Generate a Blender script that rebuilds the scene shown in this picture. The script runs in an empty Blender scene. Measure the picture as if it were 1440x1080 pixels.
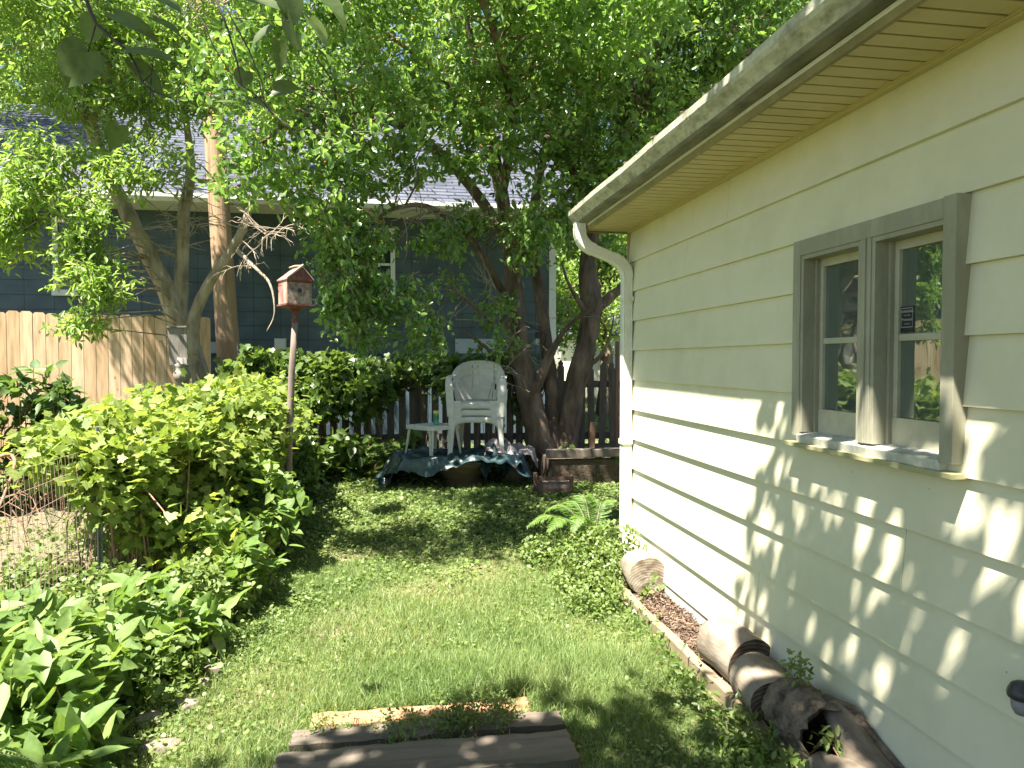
import bpy, bmesh, math, random
import numpy as np
from mathutils import Vector, Matrix, Quaternion

SC = bpy.context.scene
COL = SC.collection
R = math.radians

# ------------------------------------------------------------------ camera
CAM = Vector((0, 0, 1.58))
cd = bpy.data.cameras.new("camera"); cam = bpy.data.objects.new("camera", cd); COL.objects.link(cam)
cam.location = CAM
cam.rotation_euler = (R(90 - 1.83), 0, R(-9.26))
cd.sensor_width = 36; cd.lens = 25.0; cd.clip_end = 1000; cd.clip_start = 0.02
SC.camera = cam
# ------------------------------------------------------------------ sky + sun
TO_SUN = Vector((-0.375, -0.31, 1.0)).normalized()
w = bpy.data.worlds.new("World"); SC.world = w; w.use_nodes = True
nt = w.node_tree; bg = nt.nodes['Background']
sky = nt.nodes.new('ShaderNodeTexSky'); sky.sky_type = 'NISHITA'; sky.sun_disc = False
sky.sun_elevation = math.asin(TO_SUN.z); sky.sun_rotation = math.atan2(TO_SUN.x, TO_SUN.y)
sky.air_density = 1.0; sky.dust_density = 0.6; sky.ozone_density = 1.2
nt.links.new(sky.outputs[0], bg.inputs[0]); bg.inputs[1].default_value = 0.05
ld = bpy.data.lights.new("sun", 'SUN'); ld.energy = 5.0; ld.angle = R(0.53); ld.color = (1.0, 0.94, 0.82)
sun = bpy.data.objects.new("sun", ld); COL.objects.link(sun)
sun.rotation_euler = TO_SUN.to_track_quat('Z', 'Y').to_euler()
SC.view_settings.view_transform = 'Standard'; SC.view_settings.look = 'None'
SC.view_settings.exposure = 2.1; SC.view_settings.gamma = 1.0
SC.cycles.max_bounces = 7; SC.cycles.diffuse_bounces = 4; SC.cycles.transmission_bounces = 4
SC.cycles.glossy_bounces = 3; SC.cycles.transparent_max_bounces = 6
SC.cycles.sample_clamp_indirect = 6.0

# ------------------------------------------------------------------ projection helpers (photo pixel 1440x1080 -> world)
_M = cam.rotation_euler.to_matrix()
_FW = _M @ Vector((0, 0, -1))
def ray(px, py): return _M @ Vector(((px - 720) / 1000.0, -(py - 540) / 1000.0, -1.0))
def at(px, py, d): return CAM + ray(px, py) * d
def atY(px, py, Y): r = ray(px, py); return CAM + r * (Y / r.y)
def atX(px, py, X): r = ray(px, py); return CAM + r * (X / r.x)
def atZ(px, py, Z): r = ray(px, py); return CAM + r * ((Z - CAM.z) / r.z)
def gz(x, y):
    t = min(max((y - 5.3) / 2.7, 0), 1); h = 0.18 * t * t * (3 - 2 * t)
    return h + 0.008 * math.sin(x * 3.1 + y * 1.7) + 0.006 * math.sin(x * 7.3 - y * 4.1)
def gza(x, y):
    t = np.clip((y - 5.3) / 2.7, 0, 1)
    return 0.18 * t * t * (3 - 2 * t) + 0.008 * np.sin(x * 3.1 + y * 1.7) + 0.006 * np.sin(x * 7.3 - y * 4.1)

# ------------------------------------------------------------------ object helpers
def tag(o, label=None, cat=None, group=None, kind=None):
    if label: o['label'] = label
    if cat: o['category'] = cat
    if group: o['group'] = group
    if kind: o['kind'] = kind
    return o
def thing(name, label, cat, loc=(0, 0, 0), group=None):
    o = bpy.data.objects.new(name, None); COL.objects.link(o); o.location = loc
    o.empty_display_size = 0.1
    return tag(o, label, cat, group)
def wloc(o):
    v = Vector(o.location)
    while o.parent: o = o.parent; v += Vector(o.location)
    return v
class MB:
    def __init__(s): s.v = []; s.f = []; s.m = []; s.cm = 0
    def add(s, vs, fs):
        b = len(s.v); s.v += [tuple(x) for x in vs]
        for f in fs: s.f.append(tuple(i + b for i in f)); s.m.append(s.cm)
    def box(s, lo, hi, rot=None, piv=None):
        x0, y0, z0 = lo; x1, y1, z1 = hi
        vs = [Vector(p) for p in ((x0,y0,z0),(x1,y0,z0),(x1,y1,z0),(x0,y1,z0),(x0,y0,z1),(x1,y0,z1),(x1,y1,z1),(x0,y1,z1))]
        if rot is not None:
            c = Vector(piv) if piv is not None else (Vector(lo) + Vector(hi)) / 2
            vs = [c + rot @ (v - c) for v in vs]
        s.add(vs, [(0,3,2,1),(4,5,6,7),(0,1,5,4),(1,2,6,5),(2,3,7,6),(3,0,4,7)])
    def tube(s, pts, rad, n=8, cap=True, flat=1.0, jit=0, rng=random):
        pts = [Vector(p) for p in pts]; k = len(pts)
        if not hasattr(rad, '__len__'): rad = [rad] * k
        rings = []; up = None
        for i in range(k):
            t = (pts[min(i + 1, k - 1)] - pts[max(i - 1, 0)])
            if t.length < 1e-9: t = Vector((0, 0, 1))
            t.normalize()
            if up is None:
                up = Vector((0, 0, 1)) if abs(t.z) < .9 else Vector((0, 1, 0))
            a = t.cross(up)
            if a.length < 1e-4: a = t.cross(Vector((1, 0, 0)))
            a.normalize(); b = a.cross(t).normalized(); up = b
            ring = []
            for j in range(n):
                an = 2 * math.pi * j / n
                rr = rad[i] * (1 + (rng.uniform(-jit, jit) if jit else 0))
                ring.append(pts[i] + a * math.cos(an) * rr + b * math.sin(an) * rr * flat)
            rings.append(ring)
        vs = [p for r in rings for p in r]; fs = []
        for i in range(k - 1):
            for j in range(n):
                j2 = (j + 1) % n
                fs.append((i*n+j, i*n+j2, (i+1)*n+j2, (i+1)*n+j))
        if cap:
            fs.append(tuple(reversed(range(n)))); fs.append(tuple((k-1)*n + j for j in range(n)))
        s.add(vs, fs)
    def lathe(s, prof, c, n=24, rot=None):
        vs = []; fs = []
        for (r, z) in prof:
            for j in range(n):
                a = 2 * math.pi * j / n
                p = Vector((r * math.cos(a), r * math.sin(a), z))
                if rot is not None: p = rot @ p
                vs.append(Vector(c) + p)
        k = len(prof)
        for i in range(k - 1):
            for j in range(n):
                j2 = (j + 1) % n
                fs.append((i*n+j, i*n+j2, (i+1)*n+j2, (i+1)*n+j))
        fs.append(tuple(reversed(range(n)))); fs.append(tuple((k-1)*n + j for j in range(n)))
        s.add(vs, fs)
    def extrude(s, prof, y0, y1, axis='Y'):   # closed profile (a,z) extruded along Y (a=x) or X (a=y)
        n = len(prof)
        if axis == 'Y': vs = [(a, y0, z) for a, z in prof] + [(a, y1, z) for a, z in prof]
        else: vs = [(y0, a, z) for a, z in prof] + [(y1, a, z) for a, z in prof]
        fs = [(i, (i+1) % n, n + (i+1) % n, n + i) for i in range(n)]
        fs += [tuple(reversed(range(n))), tuple(range(n, 2*n))]
        s.add(vs, fs)
    def grid(s, fn, nu, nv):
        vs = [fn(i / nu, j / nv) for i in range(nu + 1) for j in range(nv + 1)]
        fs = [(i*(nv+1)+j, (i+1)*(nv+1)+j, (i+1)*(nv+1)+j+1, i*(nv+1)+j+1) for i in range(nu) for j in range(nv)]
        s.add(vs, fs)
    def build(s, name, mats, parent=None, smooth=False, base=None, bevel=0, solid=0):
        if not isinstance(mats, (list, tuple)): mats = [mats]
        org = wloc(parent) if parent else Vector(base or (0, 0, 0))
        me = bpy.data.meshes.new(name)
        me.from_pydata([(x - org.x, y - org.y, z - org.z) for x, y, z in s.v], [], s.f)
        for m in mats: me.materials.append(m)
        if len(mats) > 1: me.polygons.foreach_set('material_index', s.m)
        if smooth: me.polygons.foreach_set('use_smooth', [True] * len(me.polygons))
        bm = bmesh.new(); bm.from_mesh(me); bmesh.ops.recalc_face_normals(bm, faces=bm.faces); bm.to_mesh(me); bm.free()
        me.update()
        o = bpy.data.objects.new(name, me); COL.objects.link(o)
        if parent: o.parent = parent
        else: o.location = org
        if solid:
            md = o.modifiers.new('solid', 'SOLIDIFY'); md.thickness = solid; md.offset = 0
        if bevel:
            md = o.modifiers.new('bevel', 'BEVEL'); md.width = bevel; md.segments = 2; md.limit_method = 'ANGLE'
        return o
def struct(o): o['kind'] = 'structure'; return o
def dup_tree(root, loc=None, rotz=None):
    r = root.copy(); COL.objects.link(r)
    if loc is not None: r.location = loc
    if rotz is not None: r.rotation_euler[2] = rotz
    for ch in [c for c in SC.objects if c.parent is root]:
        c = ch.copy(); COL.objects.link(c); c.parent = r
        for g in [x for x in SC.objects if x.parent is ch]:
            d = g.copy(); COL.objects.link(d); d.parent = c
    return r

# ------------------------------------------------------------------ leaf meshes (numpy)
T_OVAL = (np.array([(0,0,0),(.22,.34,.05),(.55,.5,.07),(.82,.28,.02),(1,0,-.10),(.82,-.28,.02),(.55,-.5,.07),(.22,-.34,.05),(.5,0,-.02)]),
          [(0,8,2,1),(8,4,3,2),(0,7,6,8),(8,6,5,4)])
T_RH = (np.array([(0,0,0),(.45,.42,.08),(1,0,-.04),(.45,-.42,.08)]), [(0,2,1),(0,3,2)])
T_HEART = (np.array([(.06,0,0),(-.06,.22,.04),(.12,.48,.07),(.42,.50,.06),(.74,.27,.0),(1,0,-.12),(.74,-.27,.0),(.42,-.50,.06),(.12,-.48,.07),(-.06,-.22,.04),(.45,0,-.03)]),
          [(0,10,3,2),(0,2,1),(10,5,4,3),(0,8,7,10),(0,9,8),(10,7,6,5)])
T_GRAPE = (np.array([(.1,0,0),(-.08,.25,.02),(.02,.55,.05),(.25,.42,.05),(.5,.62,.04),(.62,.3,.03),(1,0,-.08),(.62,-.3,.03),(.5,-.62,.04),(.25,-.42,.05),(.02,-.55,.05),(-.08,-.25,.02)]),
          [(0,3,2,1),(0,5,4,3),(0,6,5),(0,7,6),(0,9,8,7),(0,11,10,9)])
T_LIN = (np.array([(0,0,0),(.1,.06,0),(.5,.13,.03),(1,0,-.1),(.5,-.13,.03),(.1,-.06,0)]), [(0,3,2,1),(0,5,4,3)])
T_ROUND = (np.array([(.05,0,0),(0,.3,.03),(.3,.52,.06),(.75,.42,.04),(1,0,0),(.75,-.42,.04),(.3,-.52,.06),(0,-.3,.03)]), [(0,3,2,1),(0,4,3),(0,5,4),(0,7,6,5)])
def blade_t(): return (np.array([(0,.5,0),(0,-.5,0),(.55,.38,.10),(.55,-.38,.10),(1,0,.38)]), [(0,1,3,2),(2,3,4)])
T_BLADE = blade_t()
def nrm(a): return a / np.maximum(np.linalg.norm(a, axis=1, keepdims=True), 1e-9)
class Leaves:
    def __init__(s): s.P = []; s.F = []; s.R = []; s.n = 0
    def add(s, T, pos, axis, nor, L, W, rnd):
        tp, tf = T; n = len(pos)
        if n == 0: return
        L = np.broadcast_to(L, (n,)); W = np.broadcast_to(W, (n,))
        ax = nrm(axis); side = nrm(np.cross(nor, ax)); up = np.cross(ax, side)
        P = (pos[:, None, :] + ax[:, None, :] * (tp[None, :, 0:1] * L[:, None, None])
             + side[:, None, :] * (tp[None, :, 1:2] * W[:, None, None])
             + up[:, None, :] * (tp[None, :, 2:3] * L[:, None, None]))
        k = len(tp); s.P.append(P.reshape(-1, 3)); s.R.append(np.repeat(rnd, k))
        base = s.n + np.arange(n)[:, None] * k
        for f in tf: s.F.append(base + np.array(f)[None, :])
        s.n += n * k
    def build(s, name, mat, parent=None, base=None):
        org = wloc(parent) if parent else Vector(base or (0, 0, 0))
        P = np.concatenate(s.P).astype(np.float32) - np.array(org, dtype=np.float32)
        me = bpy.data.meshes.new(name)
        lens = np.concatenate([np.full(len(f), f.shape[1]) for f in s.F]); loops = np.concatenate([f.ravel() for f in s.F])
        me.vertices.add(len(P)); me.vertices.foreach_set('co', P.ravel())
        me.loops.add(len(loops)); me.loops.foreach_set('vertex_index', loops.astype(np.int32))
        me.polygons.add(len(lens))
        st = np.concatenate([[0], np.cumsum(lens)[:-1]])
        me.polygons.foreach_set('loop_start', st.astype(np.int32))
        me.update(calc_edges=True)
        at_ = me.attributes.new('rnd', 'FLOAT', 'POINT'); at_.data.foreach_set('value', np.concatenate(s.R).astype(np.float32))
        me.materials.append(mat)
        o = bpy.data.objects.new(name, me); COL.objects.link(o)
        if parent: o.parent = parent
        else: o.location = org
        return o
def lobe_points(rs, lobes, n, shell=0.5, hole=0.0, hs=2.2):
    """points spread through a union of ellipsoids; lobes = [(cx,cy,cz,rx,ry,rz[,weight])]"""
    out = []; wts = np.array([(l[3]*l[4]*l[5])**(2/3) * (l[6] if len(l) > 6 else 1) for l in lobes]); wts /= wts.sum()
    for l, wt in zip(lobes, wts):
        m = int(n * wt) + 1
        d = nrm(rs.normal(size=(m * 3, 3))); r = rs.uniform(0, 1, m * 3) ** (1 / 3.0)
        r = shell * (0.75 + 0.28 * rs.uniform(0, 1, m * 3)) + (1 - shell) * r
        p = d * r[:, None] * np.array(l[3:6]) + np.array(l[0:3])
        if hole > 0:
            q = (np.sin(p[:, 0]*hs+1.3) * np.sin(p[:, 1]*hs*1.1+.7) * np.sin(p[:, 2]*hs*1.2+2.1)
                 + .6*np.sin(p[:, 0]*hs*2.3-p[:, 2]*hs*1.7) * np.sin(p[:, 1]*hs*2.1+p[:, 2]*hs))
            p = p[q > (hole - 1) * 1.0]
        out.append(p[:m])
    return np.concatenate(out)
def sprays(rs, cen, per, L, spread, leafL, leafW, T, LV, up=0.5, droop=0.3, twigs=None, out=None, tone=None, tw=0.004):
    """every centre becomes a twig with `per` leaves along it"""
    n = len(cen); d = rs.normal(size=(n, 3)); d[:, 2] = d[:, 2] * .5 - droop
    if out is not None: d += out
    d = nrm(d); t = rs.uniform(-.15, 1, (n, per))
    pos = cen[:, None, :] + d[:, None, :] * t[:, :, None] * L + rs.normal(size=(n, per, 3)) * spread
    pos = pos.reshape(-1, 3); dd = np.repeat(d, per, 0)
    ax = dd * .6 + rs.normal(size=pos.shape) * .8; ax[:, 2] -= droop
    no = rs.normal(size=pos.shape) * .75; no[:, 2] += up * 1.6
    tn = rs.uniform(0, 1, n) if tone is None else tone
    rn = np.clip(np.repeat(tn, per) * .55 + rs.uniform(0, 1, len(pos)) * .45, 0, 1)
    sc = rs.uniform(.65, 1.2, len(pos))
    LV.add(T, pos, ax, no, leafL * sc, leafW * sc, rn)
    if twigs is not None:
        for i in range(0, n):
            a = Vector(cen[i] - d[i] * L * .3); b = Vector(cen[i] + d[i] * L * .9)
            m = (a + b) / 2 + Vector(rs.normal(size=3) * L * .05)
            twigs.tube([a, m, b], [tw, tw * .8, tw * .4], n=3, cap=False)
    return d

# ------------------------------------------------------------------ materials
def newmat(name):
    m = bpy.data.materials.new(name); m.use_nodes = True
    return m, m.node_tree, m.node_tree.nodes['Principled BSDF']
def N(nt, t, **k):
    n = nt.nodes.new(t)
    for a, b in k.items(): setattr(n, a, b)
    return n
def ramp(nt, stops):
    n = nt.nodes.new('ShaderNodeValToRGB'); e = n.color_ramp.elements
    while len(e) < len(stops): e.new(0.5)
    for x, (p, c) in zip(e, stops): x.position = p; x.color = (*c, 1)
    return n
def surf(name, cols, scale=5.0, stretch=(1, 1, 1), rough=0.7, bump=0.2, bscale=None, detail=6, dist=0.01, spec=0.5, coords='Object', dirt=None, dscale=1.0, metal=0):
    """noise-mixed colours + bump; dirt=(colour, amount) adds a second large-scale stain"""
    m, nt, p = newmat(name); L = nt.links.new
    tc = N(nt, 'ShaderNodeTexCoord'); mp = N(nt, 'ShaderNodeMapping'); mp.inputs['Scale'].default_value = stretch
    L(tc.outputs[coords], mp.inputs[0])
    no = N(nt, 'ShaderNodeTexNoise'); no.inputs['Scale'].default_value = scale; no.inputs['Detail'].default_value = detail
    no.inputs['Roughness'].default_value = .6
    L(mp.outputs[0], no.inputs[0])
    k = len(cols); rp = ramp(nt, [(0.3 + 0.4 * i / max(k - 1, 1), c) for i, c in enumerate(cols)])
    L(no.outputs[0], rp.inputs[0]); out = rp.outputs[0]
    if dirt:
        n2 = N(nt, 'ShaderNodeTexNoise'); n2.inputs['Scale'].default_value = dscale; n2.inputs['Detail'].default_value = 8
        n2.inputs['Roughness'].default_value = .7
        L(mp.outputs[0], n2.inputs[0])
        r2 = ramp(nt, [(0.45, (0, 0, 0)), (0.7, (dirt[1],) * 3)]); L(n2.outputs[0], r2.inputs[0])
        mx = N(nt, 'ShaderNodeMixRGB'); L(r2.outputs[0], mx.inputs[0]); L(out, mx.inputs[1]); mx.inputs[2].default_value = (*dirt[0], 1)
        out = mx.outputs[0]
    L(out, p.inputs['Base Color']); p.inputs['Roughness'].default_value = rough
    p.inputs['Specular IOR Level'].default_value = spec; p.inputs['Metallic'].default_value = metal
    if bump:
        nb = N(nt, 'ShaderNodeTexNoise'); nb.inputs['Scale'].default_value = bscale or scale * 3; nb.inputs['Detail'].default_value = 8
        L(mp.outputs[0], nb.inputs[0])
        b = N(nt, 'ShaderNodeBump'); b.inputs['Strength'].default_value = bump; b.inputs['Distance'].default_value = dist
        L(nb.outputs[0], b.inputs['Height']); L(b.outputs[0], p.inputs['Normal'])
    return m
def leafmat(name, cols, trans=0.35, rough=0.4, spec=0.5, tcol=1.5):
    m, nt, p = newmat(name); L = nt.links.new
    a = N(nt, 'ShaderNodeAttribute'); a.attribute_name = 'rnd'
    kf = {'plum_leaf': 1.3, 'box_elder_leaf': 1.15, 'grape_leaf': .92, 'dogwood_leaf': .92, 'far_leaf': 1.0, 'mulch_chip': .9, 'orange_fruit': 1, 'linden_leaf': .8}.get(name, .74); cols = [(c[0] * kf, c[1] * kf, c[2] * kf * ((2.1 if name in ('plum_leaf', 'box_elder_leaf', 'far_leaf') else 1.55) if c[1] > c[0] else 1)) for c in cols]
    k = len(cols); rp = ramp(nt, [(i / max(k - 1, 1), c) for i, c in enumerate(cols)])
    L(a.outputs['Fac'], rp.inputs[0])
    tcn = N(nt, 'ShaderNodeTexCoord'); nz = N(nt, 'ShaderNodeTexNoise'); nz.inputs['Scale'].default_value = 38; nz.inputs['Detail'].default_value = 5; L(tcn.outputs['Object'], nz.inputs[0])
    rz = ramp(nt, [(.32, (.72, .70, .62)), (.55, (1, 1, 1)), (.75, (1.25, 1.12, .85))]); L(nz.outputs[0], rz.inputs[0])
    mm = N(nt, 'ShaderNodeMixRGB', blend_type='MULTIPLY'); mm.inputs[0].default_value = 1; L(rp.outputs[0], mm.inputs[1]); L(rz.outputs[0], mm.inputs[2])
    class _O: outputs = [mm.outputs[0]]
    rp = _O; L(rp.outputs[0], p.inputs['Base Color'])
    p.inputs['Roughness'].default_value = rough; p.inputs['Specular IOR Level'].default_value = spec
    tr = N(nt, 'ShaderNodeBsdfTranslucent'); mu = N(nt, 'ShaderNodeMixRGB', blend_type='MULTIPLY'); mu.inputs[0].default_value = 1
    L(rp.outputs[0], mu.inputs[1]); mu.inputs[2].default_value = (tcol * 1.3, tcol * 1.3, tcol * .7, 1); L(mu.outputs[0], tr.inputs[0])
    mx = N(nt, 'ShaderNodeMixShader'); mx.inputs[0].default_value = trans
    L(p.outputs[0], mx.inputs[1]); L(tr.outputs[0], mx.inputs[2]); L(mx.outputs[0], nt.nodes['Material Output'].inputs[0])
    return m

M = {}
M['siding'] = surf('cream_siding', [(.67,.64,.47),(.74,.70,.52),(.70,.67,.50)], scale=1.4, rough=.55, bump=.35, bscale=9, dist=.006, dirt=((.50,.49,.30),.45), dscale=1.3)
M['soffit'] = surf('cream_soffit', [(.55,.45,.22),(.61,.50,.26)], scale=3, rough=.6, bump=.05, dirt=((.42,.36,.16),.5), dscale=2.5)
M['gutter'] = surf('dirty_gutter', [(.27,.27,.19),(.56,.55,.43),(.40,.39,.30)], scale=20, stretch=(1,.6,1), rough=.6, bump=.3, dirt=((.16,.155,.10),.85), dscale=9)
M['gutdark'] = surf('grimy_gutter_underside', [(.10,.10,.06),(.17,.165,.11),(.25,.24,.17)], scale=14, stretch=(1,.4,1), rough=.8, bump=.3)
M['fascia'] = surf('stained_fascia', [(.33,.28,.12),(.26,.22,.09)], scale=6, rough=.7, bump=.2, dirt=((.14,.12,.05),.6), dscale=4)
M['spout'] = surf('white_downspout', [(.78,.78,.70),(.70,.70,.62)], scale=4, rough=.45, bump=.05, dirt=((.45,.42,.32),.5), dscale=6)
M['concrete'] = surf('concrete', [(.42,.41,.37),(.52,.51,.47),(.36,.35,.31)], scale=7, rough=.9, bump=.4, dist=.004)
M['shingle'] = None
M['trim'] = surf('olive_grey_trim', [(.25,.24,.175),(.31,.295,.22),(.28,.265,.195)], scale=5, stretch=(1,1,.3), rough=.6, bump=.3, bscale=60, dist=.001, dirt=((.60,.60,.48),.4), dscale=6)
M['sash'] = surf('cream_sash', [(.44,.42,.31),(.50,.48,.36)], scale=8, rough=.6, bump=.3, bscale=70, dist=.001, dirt=((.30,.28,.20),.5), dscale=14)
M['sill'] = surf('peeling_sill', [(.62,.62,.55),(.50,.50,.43),(.70,.70,.63)], scale=14, rough=.7, bump=.4, dist=.002, dirt=((.22,.20,.15),.7), dscale=12)
M['sill_lip'] = surf('olive_sill_lip', [(.40,.38,.2),(.34,.33,.18)], scale=10, rough=.7)
M['blue'] = None
M['white'] = surf('white_paint', [(.74,.75,.72),(.66,.67,.64)], scale=4, rough=.5, bump=.05)
M['bark_grey'] = surf('grey_bark', [(.14,.105,.075),(.34,.28,.21),(.48,.41,.32)], scale=7, stretch=(1,1,.3), rough=.9, bump=1, bscale=15, dist=.03)
M['bark_dark'] = surf('dark_bark', [(.05,.036,.026),(.15,.105,.075),(.27,.20,.145)], scale=8, stretch=(1,1,.3), rough=.9, bump=1, bscale=14, dist=.035)
M['twig'] = surf('pale_twig', [(.26,.21,.16),(.38,.32,.25)], scale=20, rough=.9, bump=.3)
M['twig_dark'] = surf('dark_twig', [(.05,.035,.03),(.09,.06,.05)], scale=20, rough=.7, bump=.2)
M['vinestem'] = surf('reddish_vine', [(.24,.13,.09),(.36,.22,.15)], scale=20, rough=.8, bump=.3)
M['pole'] = surf('weathered_pole', [(.28,.18,.10),(.42,.29,.18),(.20,.13,.08)], scale=12, stretch=(1,1,.06), rough=.8, bump=.5, bscale=30, dist=.01, dirt=((.34,.16,.07),.7), dscale=3)
M['oldwood'] = surf('grey_weathered_wood', [(.10,.088,.078),(.26,.235,.21),(.18,.16,.145)], scale=14, stretch=(1,1,.15), rough=.9, bump=.5, bscale=45, dist=.004)
M['plank'] = surf('grey_plank', [(.085,.068,.052),(.17,.14,.11),(.12,.098,.078)], scale=14, stretch=(.12,1,1), rough=.9, bump=.6, bscale=40, dist=.004, dirt=((.05,.05,.035),.7), dscale=3)
M['plank_tan'] = surf('tan_plank', [(.30,.15,.07),(.46,.25,.13),(.24,.12,.06)], scale=14, stretch=(.12,1,1), rough=.85, bump=.5, bscale=40, dist=.004, dirt=((.14,.10,.06),.7), dscale=4)
M['picket'] = surf('old_picket_wood', [(.09,.07,.055),(.17,.14,.115),(.12,.095,.075)], scale=12, stretch=(1,1,.12), rough=.9, bump=.5, bscale=40, dist=.004)
M['timber'] = surf('bed_timber', [(.18,.13,.08),(.28,.21,.14),(.22,.165,.105)], scale=12, stretch=(1,.12,1), rough=.9, bump=.5, bscale=35, dist=.004, dirt=((.14,.12,.08),.6), dscale=3)
M['logbark'] = surf('grey_log_side', [(.12,.09,.065),(.25,.20,.15),(.36,.30,.235)], scale=9, stretch=(1,.25,1), rough=.9, bump=1, bscale=16, dist=.014, dirt=((.06,.045,.033),.75), dscale=6)
M['roughbark'] = surf('rough_log_bark', [(.04,.03,.022),(.15,.115,.085),(.25,.185,.13)], scale=18, rough=1, bump=1, bscale=22, dist=.03)
M['loghollow'] = surf('rotten_wood', [(.05,.035,.022),(.12,.085,.055)], scale=12, rough=1, bump=.8, dist=.02)
M['soil'] = surf('dark_soil', [(.07,.05,.035),(.13,.095,.065)], scale=25, rough=1, bump=.8, dist=.02)
M['plastic'] = surf('white_plastic', [(.66,.64,.57),(.58,.56,.49)], scale=6, rough=.45, bump=.06, dirt=((.32,.28,.22),.35), dscale=7)
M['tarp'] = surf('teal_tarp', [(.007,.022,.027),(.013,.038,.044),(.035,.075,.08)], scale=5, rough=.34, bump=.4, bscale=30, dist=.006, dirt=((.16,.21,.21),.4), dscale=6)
M['blanket'] = surf('pinkish_blanket', [(.30,.25,.25),(.38,.31,.30),(.26,.24,.25)], scale=8, rough=.9, bump=.5, bscale=60, dist=.004)
M['rust'] = surf('peeling_red', [(.24,.06,.045),(.36,.22,.17),(.50,.43,.37)], scale=9, stretch=(1,1,.4), rough=.8, bump=.5, dist=.004, dirt=((.48,.41,.35),.9), dscale=6)
M['redroof'] = surf('worn_red_roof', [(.20,.035,.03),(.11,.035,.03),(.26,.11,.09)], scale=18, rough=.85, bump=.6, dist=.004, dirt=((.10,.07,.06),.8), dscale=9)
M['peelwood'] = surf('dark_peeling_front', [(.07,.05,.04),(.24,.18,.14),(.42,.36,.30)], scale=16, rough=.9, bump=.8, dist=.006)
M['ropem'] = surf('pale_rope', [(.5,.42,.30),(.42,.35,.25)], scale=60, rough=.9)
M['ballconc'] = surf('grey_ball', [(.20,.175,.15),(.27,.235,.20)], scale=20, rough=.9, bump=.3, dist=.003)
M['metal'] = surf('galvanised_post', [(.26,.28,.28),(.36,.38,.38)], scale=14, rough=.5, bump=.2, metal=.6)
M['wire'] = surf('rusty_wire', [(.24,.17,.12),(.34,.25,.18)], scale=10, rough=.7, bump=0)
M['blackplastic'] = surf('black_plastic', [(.03,.03,.032),(.045,.045,.047)], scale=30, rough=.4, bump=.05)
M['greyplastic'] = surf('grey_plastic', [(.20,.20,.21),(.25,.25,.26)], scale=30, rough=.4, bump=.05)
M['pot'] = surf('cream_pot', [(.46,.47,.33),(.54,.55,.40)], scale=6, rough=.5, bump=.05)
M['crate'] = surf('reddish_brown_box', [(.10,.055,.04),(.17,.10,.075)], scale=10, rough=.8, bump=.4)
M['stake'] = surf('red_brown_stake', [(.22,.115,.075),(.30,.17,.12)], scale=10, stretch=(1,1,.1), rough=.8, bump=.4)
M['stone'] = surf('edging_stone', [(.14,.11,.09),(.24,.19,.155),(.11,.085,.07)], scale=8, rough=.95, bump=.6, dist=.01)
M['urn'] = surf('brown_urn', [(.12,.085,.05),(.20,.15,.09)], scale=7, rough=.8, bump=.4, dirt=((.07,.06,.04),.6), dscale=4)
M['candle'] = surf('green_glass', [(.05,.28,.16),(.08,.34,.20)], scale=3, rough=.15, bump=0)
M['candletop'] = surf('yellow_band', [(.72,.62,.10),(.66,.56,.12)], scale=3, rough=.3, bump=0)
M['cable'] = surf('black_cable', [(.02,.02,.02),(.03,.03,.03)], scale=10, rough=.6, bump=0)
M['chip'] = None

def brick_mat(name, c1, c2, mortar, bw, bh, msize, axis, rough, bump, extra=None):
    m, nt, p = newmat(name); L = nt.links.new
    tc = N(nt, 'ShaderNodeTexCoord'); sx = N(nt, 'ShaderNodeSeparateXYZ'); cb = N(nt, 'ShaderNodeCombineXYZ')
    L(tc.outputs['Object'], sx.inputs[0]); L(sx.outputs[axis[0]], cb.inputs[0]); L(sx.outputs[axis[1]], cb.inputs[1])
    b = N(nt, 'ShaderNodeTexBrick'); b.inputs['Scale'].default_value = 1; b.inputs['Brick Width'].default_value = bw
    b.inputs['Row Height'].default_value = bh; b.inputs['Mortar Size'].default_value = msize; b.inputs['Mortar Smooth'].default_value = .1
    b.inputs['Color1'].default_value = (*c1, 1); b.inputs['Color2'].default_value = (*c2, 1); b.inputs['Mortar'].default_value = (*mortar, 1)
    b.inputs['Bias'].default_value = 0; b.offset = .37
    L(cb.outputs[0], b.inputs[0])
    n = N(nt, 'ShaderNodeTexNoise'); n.inputs['Scale'].default_value = 3; n.inputs['Detail'].default_value = 9; L(tc.outputs['Object'], n.inputs[0])
    rp = ramp(nt, [(.3, (.72,) * 3), (.7, (1.25,) * 3)]); L(n.outputs[0], rp.inputs[0])
    mu = N(nt, 'ShaderNodeMixRGB', blend_type='MULTIPLY'); mu.inputs[0].default_value = 1
    L(b.outputs[0], mu.inputs[1]); L(rp.outputs[0], mu.inputs[2]); L(mu.outputs[0], p.inputs['Base Color'])
    p.inputs['Roughness'].default_value = rough
    bm_ = N(nt, 'ShaderNodeBump'); bm_.inputs['Strength'].default_value = bump; bm_.inputs['Distance'].default_value = .01
    L(b.outputs['Color'], bm_.inputs['Height']); L(bm_.outputs[0], p.inputs['Normal'])
    return m
M['blue'] = brick_mat('slate_blue_shakes', (.062,.094,.108), (.074,.108,.122), (.03,.046,.056), .42, 5.0, .006, (0, 2), .6, .3)
M['shingle'] = brick_mat('grey_shingles', (.055,.064,.098), (.088,.098,.135), (.022,.025,.036), .32, .14, .014, (0, 1), .75, .5)

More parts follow.
